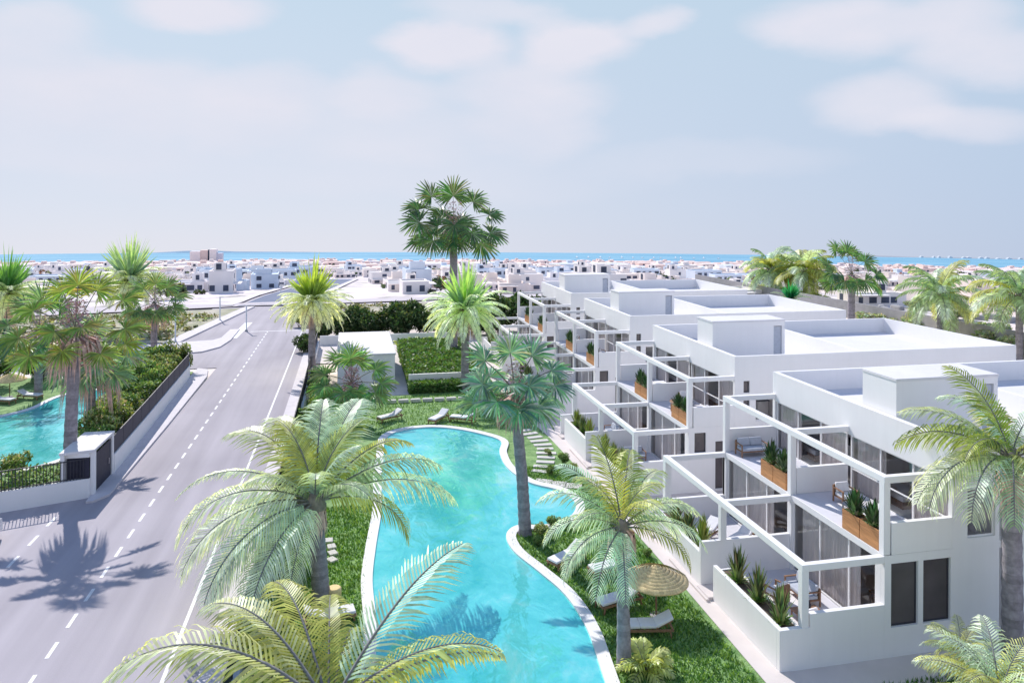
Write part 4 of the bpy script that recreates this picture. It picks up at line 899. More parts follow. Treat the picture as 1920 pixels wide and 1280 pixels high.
# clipped hedge bed
def box_hedge(x0, x1, y0, y1, z0, z1, n, size, cols, seed):
    rg = random.Random(seed); g = MB()
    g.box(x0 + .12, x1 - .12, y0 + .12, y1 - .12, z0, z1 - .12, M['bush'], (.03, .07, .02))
    at_, af = (x1 - x0) * (y1 - y0), (x1 - x0) * (z1 - z0); 
    def f():
        k = rg.random() * (at_ + af * 2)
        if k < at_: 
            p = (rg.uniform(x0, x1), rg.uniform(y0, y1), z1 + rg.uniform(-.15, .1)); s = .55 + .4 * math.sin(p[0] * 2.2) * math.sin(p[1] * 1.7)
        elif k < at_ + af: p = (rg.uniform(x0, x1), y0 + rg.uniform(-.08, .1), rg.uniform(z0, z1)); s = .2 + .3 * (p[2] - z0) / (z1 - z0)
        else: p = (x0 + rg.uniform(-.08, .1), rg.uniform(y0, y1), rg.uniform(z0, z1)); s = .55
        return p, min(1, max(0, s + rg.uniform(-.2, .2)))
    leafcloud(g, n, f, size, cols, rg=rg); return g
HC = [(.10, .24, .06), (.16, .31, .08), (.24, .40, .12)]
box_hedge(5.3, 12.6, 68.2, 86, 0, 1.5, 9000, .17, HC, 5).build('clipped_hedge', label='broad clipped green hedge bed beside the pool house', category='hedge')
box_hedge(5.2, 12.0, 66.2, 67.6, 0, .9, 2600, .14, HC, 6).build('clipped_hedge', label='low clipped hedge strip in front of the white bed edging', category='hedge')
g = MB(); g.box(5.2, 12.6, 67.75, 68.0, 0, 1.42, M['white']); g.build('bed_edging', label='white bed edging between the two clipped hedges', category='edging', bevel=.02)
for i, (x, y) in enumerate([(5.9, 86.6), (7.6, 87.2), (9.6, 87.0), (11.6, 87.3)]):
    g = MB(); rg = random.Random(80 + i)
    for k in range(14):
        frond(g, rg.uniform(0, 6.28), rg.uniform(.5, 1.2), 1.7, 1.2, 9, lw=1.3, tint=(.42, .48, .06) if i == 0 else (.24, .40, .10), tip=(.5, .55, .15), sw=.22, seed=k, base=(0, 0, .3))
    g.build('leafy_plant', loc=(x, y, 0), label=('yellow leaved plant at the back left corner of the hedge bed' if i == 0 else 'broad leaved green plant standing behind the hedge bed'), category='plant', group='leafy plants behind the hedge bed')
# dark trees behind
DC = [(.05, .10, .03), (.08, .15, .05), (.16, .22, .09), (.03, .07, .025)]
tb = bush_mesh(2.6, 2.2, 2.2, 3200, .2, DC, 12, 12).build('hedge_tree', loc=(-1.2, 96, 0), label='dark leafy tree in the row behind the low white wall', category='tree', group='dark trees behind the low white wall')
for i, (x, y, s, sz) in enumerate([(2.2, 96, 1.05, .9), (5.6, 96.5, 1.1, 1.), (9.0, 96, 1.0, .95), (12.2, 96.5, 1.1, 1.05), (15.6, 96.2, 1.15, 1.1), (19.2, 97, 1.2, 1.15), (22.6, 97, 1.2, 1.1), (.6, 97.5, 1., 1.), (7.4, 97.6, 1., 1.15), (-3.6, 95, .8, .8), (17.4, 94.6, 1.0, .8), (13.6, 94.8, .9, .8), (26, 98, 1.2, 1.1)]):
    shrub(tb, x, y, 0, s, 'dark leafy tree in the row behind the low white wall', 'dark trees behind the low white wall', sz=sz * 1.22)['category'] = 'tree'
shrub(tb, -5.3, 88.2, 0, .62, 'dark round bush at the end of the right pavement', 'bush at the pavement end')
for i, (x, y) in enumerate([(-7.0, 106.5), (-5.5, 107.5), (-3.8, 107), (-6.2, 110), (-4.5, 112)]):
    shrub(b2, x, y, 0, .7, 'olive roadside bush on the verge past the junction', 'bushes on the verge past the junction')
# narrow planting between pool garden fence and lawn
rr = random.Random(22)
for i in range(15):
    shrub(b1, -2.9 + rr.uniform(-.2, .3), 42 + i * 2.1, 0, rr.uniform(.5, .8), 'green shrub in the border between the roadside wall and the main pool', 'shrubs in the roadside border')
for i in range(7):
    shrub(b1, -2.7 + rr.uniform(-.2, .3), 20 + i * 2.6, 0, rr.uniform(.5, .75), 'shrub in the near border beside the roadside wall', 'shrubs in the near roadside border')
# lawn edge plants by the garden path and tongue of lawn
for i, (x, y, s) in enumerate([(10.2, 38.0 - .9, .28), (9.4, 36.2, .3), (9.0, 35.3, .22), (13.6, 44.2, .3), (13.5, 46.2, .34), (13.0, 48, .2), (12.2, 44.4, .26), (13.4, 36.5, .22), (13.8, 33, .18), (10.8, 36.9, .25)]):
    shrub(b2 if i % 2 else b1, x, y, 0, s, 'knee high shrub on the lawn beside the pool bay', 'small shrubs around the pool bay')

# agaves and potted plants ---------------------------------------------------
def spiky(n, h, spread, cols, seed, w=.07):
    rg = random.Random(seed); g = MB()
    for i in range(n):
        a = i * 2.39996 + rg.uniform(-.3, .3); q = (i / n); r0_ = rg.uniform(0, .10); hh = h * lerp(1.05, .6, q) * rg.uniform(.85, 1.1); sp = spread * lerp(.12, .9, q)
        b = Vector((math.cos(a) * r0_, math.sin(a) * r0_, 0)); m1 = b + Vector((math.cos(a) * sp * .4, math.sin(a) * sp * .4, hh * .55)); e = b + Vector((math.cos(a) * sp, math.sin(a) * sp, hh)); s_ = Vector((-math.sin(a), math.cos(a), 0)) * w; nrm = Vector((math.cos(a), math.sin(a), 0)) * w * .35
        c = cols[rg.randrange(len(cols))]; c = tuple(x * rg.uniform(.75, 1.25) for x in c)
        for sg in (-1, 1):
            g.face([tuple(b + nrm), tuple(b + s_ * .7 * sg), tuple(m1 + s_ * sg), tuple(m1 + nrm)], M['agave'], c); g.face([tuple(m1 + nrm), tuple(m1 + s_ * sg), tuple(e)], M['agave'], tuple(x * .9 for x in c))
    return g
AG = [(.14, .21, .08), (.24, .31, .11), (.36, .36, .16), (.09, .13, .06)]; GR = [(.20, .36, .08), (.30, .46, .14), (.16, .30, .08)]
def planting(x, y, z, label, group, dark=True, s=1., seed=0):
    t = thing('agave_plant', (x, y, z), label, 'plant', group=group)
    spiky(52, 1.3 * s, .55 * s, AG if dark else [(.26, .34, .06), (.36, .44, .10), (.2, .28, .06)], 100 + seed, .06).build('leaf_rosette', t)
    spiky(60, .35 * s, .6 * s, GR, 200 + seed, .05).build('undergrowth', t)
    return t
ags = []
for vi, vy in enumerate(VY):
    for u in (0, 1):
        for k in range(3):
            yy = vy + (.8 + k * 1.55 if u == 0 else 7.0 + k * 1.4)
            lb = ('%s of the three dark agaves in the planting trough of the nearest terrace' % ('first', 'middle', 'farthest')[k]) if vi == 0 and u == 0 else ('spiky plant in the garden wall trough of the %s villa block' % ('nearest', 'second', 'third', 'farthest')[vi])
            grp = 'agaves in the nearest trough' if vi == 0 and u == 0 else 'trough plants of the %s villa block' % ('nearest', 'second', 'third', 'farthest')[vi]
            if len(ags) < 4: o = planting(X0 - 3.75, yy, 1.27, lb, grp, dark=not (len(ags) == 3), s=1.15, seed=len(ags)); ags.append(o)
            else:
                o = dup(ags[(vi + k + u) % 3 if vi == 0 else (3 if (k + vi) % 2 else k)], (X0 - 3.75, yy, 1.27), lb, rz=random.uniform(0, 6)); o['group'] = grp
                o.scale = (.95, .95, random.uniform(.75, 1.0))
# wooden planter boxes with dark plants on the upper terraces
def planter(loc):
    t = thing('planter_box', loc, '', 'planter'); g = MB(); w_, l_, h_ = .46, 1.02, .76
    for i in range(5):
        z0 = i * h_ / 5; tn = (lerp(.85, 1.15, random.random()),) * 3
        g.box(-w_ / 2, -w_ / 2 + .03, -l_ / 2, l_ / 2, z0 + .006, z0 + h_ / 5, M['wood'], tn); g.box(w_ / 2 - .03, w_ / 2, -l_ / 2, l_ / 2, z0 + .006, z0 + h_ / 5, M['wood'], tn)
        g.box(-w_ / 2 + .03, w_ / 2 - .03, -l_ / 2, -l_ / 2 + .03, z0 + .006, z0 + h_ / 5, M['wood'], tn); g.box(-w_ / 2 + .03, w_ / 2 - .03, l_ / 2 - .03, l_ / 2, z0 + .006, z0 + h_ / 5, M['wood'], tn)
    g.build('box', t); g = MB(); g.box(-w_ / 2 + .03, w_ / 2 - .03, -l_ / 2 + .03, l_ / 2 - .03, .3, h_ - .08, M['soil']); g.build('soil', t)
    return t
NM = ('nearest', 'second', 'third', 'farthest'); pp = None; up = []
for vi, vy in enumerate(VY):
    for u in (0, 1):
        for k in (0, 1):
            yc = vy + (.9 + k * 1.06 if u == 0 else 6.95 + k * 1.06); side_ = 'right' if k == 0 else 'left'
            lb = '%s wooden planter box on the %s upper terrace of the %s villa block' % (side_, 'front' if u == 0 else 'rear', NM[vi])
            if pp is None: pp = planter((X0 + .26, yc, SLB + .01)); pp['label'] = lb; o = pp
            else: o = dup(pp, (X0 + .26, yc, SLB + .01), lb)
            o['group'] = 'wooden planter boxes on the upper terraces'
            lb2 = 'dark plant in the %s planter on the %s upper terrace, %s villa block' % (side_, 'front' if u == 0 else 'rear', NM[vi])
            if len(up) < 3:
                q = thing('potted_plant', (X0 + .26, yc, SLB + .66), lb2, 'plant', group='dark plants in the planter boxes'); sc_ = len(up)
                spiky(46, 1.1, .6, [(.06, .14, .05), (.10, .20, .08), (.04, .09, .03)], 300 + sc_, .085).build('upright_leaves', q)
                spiky(70, .42, .5, [(.20, .34, .12), (.45, .52, .34)], 320 + sc_, .06).build('trailing_leaves', q); up.append(q)
            else:
                q = dup(up[(vi + k + u) % 3], (X0 + .26, yc, SLB + .66), lb2, rz=random.uniform(0, 6)); q.scale.z = random.uniform(.8, 1.1)
# lawn plants near the loungers
for (x, y, s, c, lb) in [(10.35, 24.9, 1., 1, 'yellow green leafy plant at the foot of the near pool palm'), (15.6, 19.8, .5, 0, 'small plant at the nearest facade corner')]:
    g = MB(); rg = random.Random(5)
    for k in range(22): frond(g, rg.uniform(0, 6.28), rg.uniform(.25, 1.2), 1.1 * s, 1.3, 7, lw=2.0, tint=(.40, .46, .14), tip=(.62, .66, .34), sw=.32, seed=k, base=(0, 0, .05))
    g.build('leafy_plant', loc=(x, y, .02), label=lb, category='plant')

# ------------------------------------------------------------------ loungers, parasols, terrace furniture
def cushion(g, pts, w_, th, m):
    """pad following a folded profile: pts [(y,z)], width w_"""
    for (a, b) in zip(pts, pts[1:]): g.obox((0, a[0], a[1] + th / 2), (0, b[0], b[1] + th / 2), w_, th, m)
def lounger(loc, rz, label, group=None):
    t = thing('sun_lounger', loc, label, 'sun lounger', rz=rz, group=group); T = M['teak']
    g = MB(); g.box(-.36, -.3, -1.0, 1.0, .26, .34, T); g.box(.3, .36, -1.0, 1.0, .26, .34, T); g.box(-.3, .3, -1.0, -.94, .26, .34, T); g.box(-.3, .3, .94, 1.0, .26, .34, T)
    for i in range(7): g.box(-.3, .3, -.85 + i * .2, -.77 + i * .2, .3, .32, T)
    g.build('frame', t)
    for sx in (-1, 1):
        for sy in (-.88, .86):
            g = MB(); g.obox((sx * .33, sy, .26), (sx * .33, sy + .06 * (1 if sy > 0 else -1), 0), .06, .06, T); g.build('leg', t)
    g = MB(); g.obox((-.28, .32, .36), (-.28, .95, .66), .05, .05, T); g.obox((.28, .32, .36), (.28, .95, .66), .05, .05, T); g.obox((-.28, .8, .58), (-.28, .95, .32), .04, .04, T); g.obox((.28, .8, .58), (.28, .95, .32), .04, .04, T); g.build('backrest', t)
    g = MB(); cushion(g, [(-.98, .35), (-.3, .37), (.34, .37)], .64, .11, M['cushion']); cushion(g, [(.34, .37), (.98, .70)], .64, .11, M['cushion']); g.build('cushion', t, bevel=.035)
    return t
LG = 'white cushioned sun loungers on the lawns'
l1 = lounger((11.3, 27.05, .02), R(-100), 'sun lounger nearest the camera, beside the near palm trunk', LG)
dup(l1, (10.95, 29.15, .02), 'sun lounger under the straw parasol, middle of the right lawn', R(-76)); dup(l1, (11.55, 31.9, .02), 'sun lounger behind the straw parasol, half hidden by palm fronds', R(-78)); dup(l1, (9.9, 33.2, .02), 'lounger beneath the drooping palm frond near the pool edge', R(-60))
dup(l1, (6.7, 57.3, .02), 'white sun lounger standing alone on the back lawn, left of the dark one', R(-40)); dup(l1, (8.5, 56.8, .02), 'shaded sun lounger on the back lawn beside the palm shadow', R(-120)); dup(l1, (3.0, 58.3, .02), 'sun lounger at the left end of the back lawn behind palm leaves', R(-60))
dup(l1, (-.75, 30.3, .02), 'sun lounger on the left strip of lawn by the near palm', R(100))
dup(l1, (-28.4, 69.6, .02), 'left sun lounger of the pair beside the left pool', R(70)); dup(l1, (-26.8, 70.8, .02), 'right sun lounger of the pair beside the left pool', R(70))
def parasol(loc, label, h=2.05, r=1.25, rz=0):
    t = thing('straw_parasol', loc, label, 'parasol', rz=rz, group='straw parasols')
    g = MB(); g.tube([(0, 0, 0), (0, 0, h)], .035, 8, M['teak']); g.tube([(0, 0, 0), (0, 0, .05)], .25, 16, M['grey']); g.build('pole', t)
    g = MB(); n = 40; tiers = 9
    for k in range(tiers):
        r0_ = r * k / tiers; r1_ = r * (k + 1) / tiers * 1.03; z0 = h + .10 - .52 * (k / tiers) ** 1.15; z1 = h + .06 - .52 * ((k + 1) / tiers) ** 1.15
        rows = [[(math.cos(2 * PI * i / n) * rq * (1 + .006 * math.sin(i * 7 + k)), math.sin(2 * PI * i / n) * rq * (1 + .006 * math.sin(i * 7 + k)), zq + .008 * math.sin(i * 5 + k)) for i in range(n + 1)] for rq, zq in ((max(r0_, .02), z0), (r1_, z1), (r1_, z1 - .045))]
        g.grid(rows, M['straw'], lambda i, j: (lerp(.85, 1.15, random.random()),) * 3 if i == 0 else (.82, .78, .74))  # darker tier edges: ring shadows put into the straw tint
    g.build('canopy', t)
    for i in range(8): a = 2 * PI * i / 8; g = MB(); g.obox((0, 0, h - .02), (math.cos(a) * r * .95, math.sin(a) * r * .95, h - .48), .02, .02, M['teak']); g.build('rib', t)
    return t
p1 = parasol((12.2, 28.2, .02), 'round straw parasol over the right hand lawn loungers', h=1.95)
dup(p1, (-28.8, 71.9, .02), 'straw parasol beside the left pool', sc=1.0)
g = MB(); g.tube([(0, 0, 0), (0, 0, .05), (0, 0, .36), (0, 0, .42)], [.26, .3, .3, .24], 20, M['straw']); g.build('straw_stool', loc=(-.62, 32.3, .02), label='round straw stool at the foot of the large near palm', category='stool')

def armchair(loc, rz, label, w_=.75, m=None, name='armchair'):
    t = thing(name, loc, label, 'armchair' if name == 'armchair' else 'sofa', rz=rz); T = M['teak']; m = m or M['cushion']; h = w_ / 2
    for sx in (-h, h - .05):
        g = MB(); g.box(sx, sx + .05, -.35, -.29, 0, .6, T); g.build('leg', t); g = MB(); g.box(sx, sx + .05, .3, .36, 0, .72, T); g.build('leg', t)
        g = MB(); g.box(sx - .01, sx + .06, -.36, .37, .6, .64, T); g.build('armrest', t)
    g = MB(); g.box(-h + .05, h - .05, -.33, .33, .24, .3, T); g.box(-h + .05, h - .05, .3, .35, .3, .74, T); g.build('frame', t)
    g = MB(); g.box(-h + .06, h - .06, -.34, .28, .3, .44, m); g.build('seat_cushion', t, bevel=.04)
    n = max(1, round(w_ / .75))
    for i in range(n):
        a = lerp(-h + .06, h - .06, i / n); b = lerp(-h + .06, h - .06, (i + 1) / n); g = MB(); g.obox(((a + b) / 2, .18, .45), ((a + b) / 2, .27, .84), b - a - .02, .13, m, up=(0, 1, 0)); g.build('back_cushion', t, bevel=.04)
    return t
def table(loc, rz, label, w_=.8, l_=.5, h=.35, m='teak', rnd=False):
    t = thing('coffee_table', loc, label, 'table', rz=rz); m = M[m]
    g = MB()
    if rnd: g.tube([(0, 0, h - .05), (0, 0, h)], w_ / 2, 24, m)
    else: g.box(-w_ / 2, w_ / 2, -l_ / 2, l_ / 2, h - .05, h, m)
    g.build('tabletop', t)
    for sx in (-1, 1):
        for sy in (-1, 1): g = MB(); k = .32 if rnd else .44; g.box(sx * w_ * k - .025, sx * w_ * k + .025, sy * (w_ if rnd else l_) * k - .025, sy * (w_ if rnd else l_) * k + .025, 0, h - .05, m); g.build('leg', t)
    return t
UZ = SLB + .014; LZ = .452
ch = armchair((X0 + 1.75, VY[0] + 4.6, UZ), R(0), 'white cushioned wooden armchair on the nearest upper terrace'); 
table((X0 + 1.2, VY[0] + 3.6, UZ), .0, 'small round wire table on the nearest upper terrace', .55, .5, .42, 'grey', True)
g = MB(); g.box(-.8, .8, -1.1, 1.1, 0, .012, M['cushion']); g.build('rug', loc=(X0 + 1.6, VY[0] + 3.6, UZ), label='pale rug under the armchair on the nearest upper terrace', category='rug')
sf = armchair((X0 + 1.1, VY[0] + 11.2, UZ), R(0), 'grey cushioned wooden sofa on the rear upper terrace of the nearest villa block', 1.5, M['greyc'], 'sofa')
table((X0 + 1.25, VY[0] + 9.6, UZ), 0, 'low table in front of the grey sofa', .9, .6, .36, 'grey')
table((X0 + .9, VY[1] + 3.2, UZ), 0, 'round wooden table on the front upper terrace of the second villa block', 1.2, 1, .7, 'teak', True)
dup(ch, (X0 + 1.9, VY[1] + 1.2, UZ), 'white armchair behind the front low wall of the second villa block', R(30)); dup(ch, (X0 + 2.0, VY[1] + 4.7, UZ), 'white armchair at the divider of the second villa block', R(-20))
dup(ch, (X0 + .9, VY[1] + 9.4, UZ), 'white armchair on the rear upper terrace of the second villa block', R(60)); table((X0 + 1.7, VY[1] + 8.2, UZ), 0, 'pale table on the rear upper terrace of the second villa block', 1., .8, .7, 'cushion')
dup(ch, (X0 + 1.6, VY[2] + 3.6, UZ), 'white armchair on the front upper terrace of the third villa block', R(20)); dup(ch, (X0 + 1.4, VY[2] + 10, UZ), 'white armchair on the rear upper terrace of the third villa block', R(-20))
# nearest lower terrace
dup(ch, (X0 - 2.1, VY[0] + 3.7, LZ), 'white armchair on the nearest lower terrace behind the agaves', R(200))
dup(sf, (X0 - 1.0, VY[0] + 3.6, LZ), 'grey sofa on the nearest lower terrace beside the glass', R(-90))
dup(ch, (X0 - 2.0, VY[0] + 1.2, LZ), 'white armchair next to the near corner post of the lower terrace', R(10))
table((X0 - 1.7, VY[0] + 2.2, LZ), 0, 'low wooden table with dark vases on the nearest lower terrace', 1.1, .7, .34)
for i, (dx, dy, h) in enumerate([(.15, .1, .3), (.9, -1.2, .26)]):
    g = MB(); g.tube([(0, 0, 0), (0, 0, h * .6), (0, 0, h * .75), (0, 0, h)], [.06, .08, .03, .035], 12, M['dark']); g.build('vase', loc=(X0 - 1.7 + dx, VY[0] + 2.2 + dy, LZ + (.342 if i == 0 else 0)), label=('dark vase on the low table of the nearest terrace' if i == 0 else 'dark vase on the terrace floor near the front wall'), category='vase')
g = MB(); g.box(-1.2, 1.1, -1.8, 1.8, 0, .012, M['cushion']); g.build('rug', loc=(X0 - 1.55, VY[0] + 2.6, LZ), label='pale rug on the nearest lower terrace', category='rug')
dup(l1, (X0 - 2.3, VY[0] + 9.6, LZ), 'wooden lounger on the rear lower terrace of the nearest villa block', R(-60)); dup(l1, (X0 - 1.0, VY[0] + 8.6, LZ), 'second wooden lounger on the rear lower terrace of the nearest villa block', R(-60))
dup(sf, (X0 - 1.6, VY[1] + 4.6, LZ), 'grey sofa on the front lower terrace of the second villa block', R(0)); dup(ch, (X0 - 2.4, VY[1] + 1.7, LZ), 'white armchair on the front lower terrace of the second villa block', R(120))
dup(ch, (X0 - 1.8, VY[1] + 7.6, LZ), 'white armchair on the rear lower terrace of the second villa block', R(150)); dup(sf, (X0 - 1.2, VY[1] + 9.6, LZ), 'grey sofa on the rear lower terrace of the second villa block', R(-90))
# rooms behind the glass
for vi in (0, 1):
    for u in (0, 1):
        q = 'front' if u == 0 else 'rear'; yb = VY[vi] + u * Mm
        t = thing('dining_table', (X0 + 1.7, yb + 1.6, .442), 'dining table inside the %s ground floor room of the %s villa block' % (q, NM[vi]), 'table')
        g = MB(); g.box(-.5, .5, -.8, .8, .7, .75, M['teak']); g.build('tabletop', t)
        for sx in (-.42, .42):
            for sy in (-.7, .7): g = MB(); g.box(sx - .03, sx + .03, sy - .03, sy + .03, 0, .7, M['teak']); g.build('leg', t)
        dup(ch, (X0 + 2.8, yb + 1.6, .442), 'armchair inside the %s ground floor room of the %s villa block' % (q, NM[vi]), R(-90))
        t = thing('kitchen_counter', (X0 + 5.7, yb + 3, SLB), 'kitchen counter inside the %s upper room of the %s villa block' % (q, NM[vi]), 'counter')
        g = MB(); g.box(-.35, .35, -1.5, 1.5, 0, .9, M['interior']); g.build('cabinet', t); g = MB(); g.box(-.4, .4, -1.55, 1.55, .9, .95, M['dark']); g.build('worktop', t)
        t = thing('bed', (X0 + 4.4, yb + 4.4, SLB), 'bed inside the %s upper room of the %s villa block' % (q, NM[vi]), 'bed')
        g = MB(); g.box(-.7, .7, -.9, .9, 0, .3, M['teak']); g.build('frame', t); g = MB(); g.box(-.68, .68, -.88, .88, .3, .55, M['cushion']); g.build('mattress', t, bevel=.05)

# ------------------------------------------------------------------ car, lamp posts
t = thing('parked_car', (-17.85, 39.6, 0), 'white car in the left lane, cut by the edge of the picture', 'car')
prof = [(-2.1, .35), (-2.12, .75), (-1.95, .95), (-1.35, 1.0), (-.75, 1.42), (.75, 1.45), (1.5, 1.02), (2.05, .92), (2.12, .6), (2.1, .35)]
g = MB()
def carx(z): return .86 if z < 1.05 else .66
n = len(prof)
L1 = [(-carx(z), y, z) for y, z in prof]; R1 = [(carx(z), y, z) for y, z in prof]
for i in range(n):
    a, b = i, (i + 1) % n; g.face([L1[a], L1[b], R1[b], R1[a]], M['carw'])
g.face(L1, M['carw']); g.face(R1[::-1], M['carw']); g.build('body', t, bevel=.04)
g = MB()
for sx in (-1, 1): g.face([(sx * .80, -1.2, 1.03), (sx * .80, 1.3, 1.05), (sx * .68, .7, 1.38), (sx * .68, -.7, 1.37)], M['carg'])
g.face([(-.7, 1.42, 1.09), (.7, 1.42, 1.09), (.6, .82, 1.43), (-.6, .82, 1.43)], M['carg']); g.face([(-.7, -1.32, 1.04), (.7, -1.32, 1.04), (.6, -.82, 1.4), (-.6, -.82, 1.4)], M['carg']); g.build('windows', t)
for sx in (-.82, .82):
    for sy in (-1.3, 1.32):
        wt = bpy.data.objects.new('wheel', None); col.objects.link(wt); wt.parent = t; wt.location = (sx, sy, .32)
        g = MB(); g.tube([(-.1, 0, 0), (.1, 0, 0)], .32, 20, M['rubber']); g.build('tyre', wt); g = MB(); g.tube([(-.11, 0, 0), (.11, 0, 0)], .2, 16, M['chrome']); g.build('rim', wt)
    g = MB(); g.box(sx * .7 - .14, sx * .7 + .14, 2.05, 2.14, .66, .8, M['lamp']); g.build('headlight', t)
for i, (x, y, lb) in enumerate([(-21.0, 97.6, 'nearest thin white lamp post beside the dry verge'), (-18.6, 114.5, 'second thin white lamp post beside the dry verge'), (-13.6, 104.2, 'thin white lamp post in the road island'), (-11.6, 131, 'thin white lamp post at the far cross road')]):
    t = thing('lamp_post', (x, y, 0), lb, 'lamp post', group='thin white lamp posts at the junction')
    g = MB(); g.tube([(0, 0, 0), (0, 0, 3.4)], .09, 8, M['white']); g.build('pole', t); g = MB(); g.box(-.1, .5, -.09, .09, 3.4, 3.52, M['white']); g.build('lamp_head', t); g = MB(); g.tube([(0, 0, 0), (0, 0, .2)], .2, 10, M['grey']); g.build('base', t)

# ------------------------------------------------------------------ the town down the slope
TW = [(1.04, 1, .97), (1.04, .95, .88), (1.05, .84, .76), (1, .98, .98), (1.05, .97, .92), (1.04, 1, .96), (.80, .90, 1.0)]
M['townwin'] = mat('town_window', (.10, .12, .18), .6, .3, .5)
def house_mesh(seed, big=False):
    rg = random.Random(seed); g = MB(); c = TW[rg.randrange(len(TW))]; T = M['town']; W2 = M['townwin']
    def blk(x0, x1, y0, y1, z0, z1, win=True):
        g.box(x0, x1, y0, y1, z0, z1 - .35, T, c); p = .22
        g.box(x0, x1, y0, y0 + p, z1 - .35, z1, T, c); g.box(x0, x1, y1 - p, y1, z1 - .35, z1, T, c); g.box(x0, x0 + p, y0 + p, y1 - p, z1 - .35, z1, T, c); g.box(x1 - p, x1, y0 + p, y1 - p, z1 - .35, z1, T, c)
        if win:
            zf = z0 + .6 if z0 > 0 else .6
            while zf + 1.2 < z1:
                x = x0 + .8
                while x + 1.2 < x1:
                    if rg.random() < .75: g.box(x, x + rg.uniform(.7, 1.6), y0 - .05, y0 + .02, zf, zf + 1.1, W2)
                    x += rg.uniform(1.8, 2.6)
                y = y0 + .9
                while y + 1.1 < y1:
                    if rg.random() < .5: g.box(x0 - .05, x0 + .02, y, y + 1.1, zf, zf + 1.3, W2)
                    y += 2.8
                zf += 2.5
    w_, d_ = rg.uniform(5, 9.5), rg.uniform(4.5, 7.5); h = 2.5 * rg.choice([1, 1, 1.1, 2])
    blk(-w_ / 2, w_ / 2, -d_ / 2, d_ / 2, -3, h)
    if rg.random() < .7: q = rg.uniform(2, 3.5); x_ = rg.uniform(-w_ / 2, w_ / 2 - q); blk(x_, x_ + q, -d_ / 2 + 1.5, d_ / 2 - 1, h - .35, h + 1.7)
    if rg.random() < .6: blk(w_ / 2, w_ / 2 + rg.uniform(1.5, 3), -d_ / 2 + 1, d_ / 2 - 1, -3, 2.3)
    if rg.random() < .5: g.box(-w_ / 2 - .05, w_ / 2 * .4, -d_ / 2 - 1.6, -d_ / 2 - .02, 2.05, 2.2, T, c)   # porch slab
    return g, c
HP = []
for s_ in range(12):
    g, c = house_mesh(500 + s_); HP.append((g, 'pink' if c[2] < .88 else 'cream' if c[2] < .95 else 'white'))
rr = random.Random(77); placed = []; spots = []; cells = {}
def near_any(x, y, r):
    ci, cj = int(x // 15), int(y // 15)
    return any(math.hypot(x - a, y - b) < r for i in (-1, 0, 1) for j in (-1, 0, 1) for a, b in cells.get((ci + i, cj + j), ()))
for _ in range(26000):
    D = 134 + 735 * rr.random() ** .8; X = rr.uniform(-.74, .74) * D; x, y = X * CH + D * SH, -X * SH + D * CH
    if deff(x, y)[2] > 885: continue
    if -25 < x - (y - 130) * .08 < 2.5 and y < 285: continue             # far road
    if abs((y - 124) - (x + 60) * .219) < 7: continue                    # cross road
    if D < 158 and X < 2: continue                                     # dry field
    uu = X / D; dens = 1.0
    if uu > .32: dens = .05 if D < 500 else .3
    elif uu > .24: dens = .3
    if uu < -.42: dens = .22
    if math.sin(x * .021 + 1) * math.sin(y * .017) > .55: dens *= .2     # open plots
    if rr.random() > dens: continue
    if near_any(x, y, 9.2 if D < 320 else 11.5): continue
    cells.setdefault((int(x // 15), int(y // 15)), []).append((x, y)); spots.append((D, x, y))
spots.sort()
HG = 'flat roofed houses of the town below the horizon'; protos = {}
far = MB()
for i, (D, x, y) in enumerate(spots):
    k = rr.randrange(len(HP)); rz = rr.choice([0, 0, .1, -.15, PI / 2]) + .05; z = tz(x, y)
    if i < 290:
        g, cn = HP[k]; lb = 'flat roofed %s house in the town between the gardens and the sea' % cn
        if k not in protos: protos[k] = g.build('town_house', loc=(x, y, z), label=lb, category='house', group=HG); protos[k].rotation_euler.z = rz
        else:
            o = protos[k].copy(); col.objects.link(o); o.location = (x, y, z); o.rotation_euler.z = rz; s_ = rr.uniform(.72, 1.1); o.scale = (s_, s_, rr.uniform(.6, .95))
    else:
        c = TW[rr.randrange(len(TW))]; w_, d_, h = rr.uniform(6, 13), rr.uniform(5, 8), rr.choice((2.3, 2.6, 2.9, 3.2, 4.8))
        if D > 470: c = mixc(c, (1.0, .78, .71), rr.choice((.3, .6, .9)))
        far.box(x - w_ / 2, x + w_ / 2, y - d_ / 2, y + d_ / 2, z - 3, z + h, M['town'], c)
        for q in range(int(w_ // 2.4)):
            if rr.random() < .6: far.box(x - w_ / 2 + .5 + q * 2.4, x - w_ / 2 + 1.9 + q * 2.4, y - d_ / 2 - .1, y - d_ / 2 + .02, z + .6, z + h - .9, M['townwin'])
        if rr.random() < .35: far.box(x - 1.8, x + 1.2, y - 1, y + 2, z + h - .1, z + h + 1.5, M['town'], c)
far.build('distant_town', kind='stuff', label='dense far rows of pale houses along the shore', category='town')
# pale blue pools and awnings of the nearest houses
# hotel on the shore
t = thing('hotel_tower', (-134, 745, -37.8), 'tall pink and white slab building standing above the shore', 'building')
PK = mat('pink_render', (.85, .66, .60), .9, .05, .2); BL = mat('blue_grey_render', (.66, .68, .78), .9, .05, .2)
g = MB(); g.box(-13, -4, -5, 5, -3, 13, M['town'], (1, .92, .9)); g.build('left_wing', t)
g = MB(); g.box(-4, 2.5, -4, 5, -3, 14, PK); g.build('middle_wing', t)
g = MB(); g.box(4.2, 10, -5, 5, -3, 15, M['town'], (1, .95, .93)); g.build('right_wing', t)
g = MB(); g.box(2.5, 4.2, -3, 5, -3, 14.5, M['townwin']); g.build('stair_core', t)
g = MB(); g.box(10, 15, -3, 6, -3, 11, BL); g.build('end_wing', t)
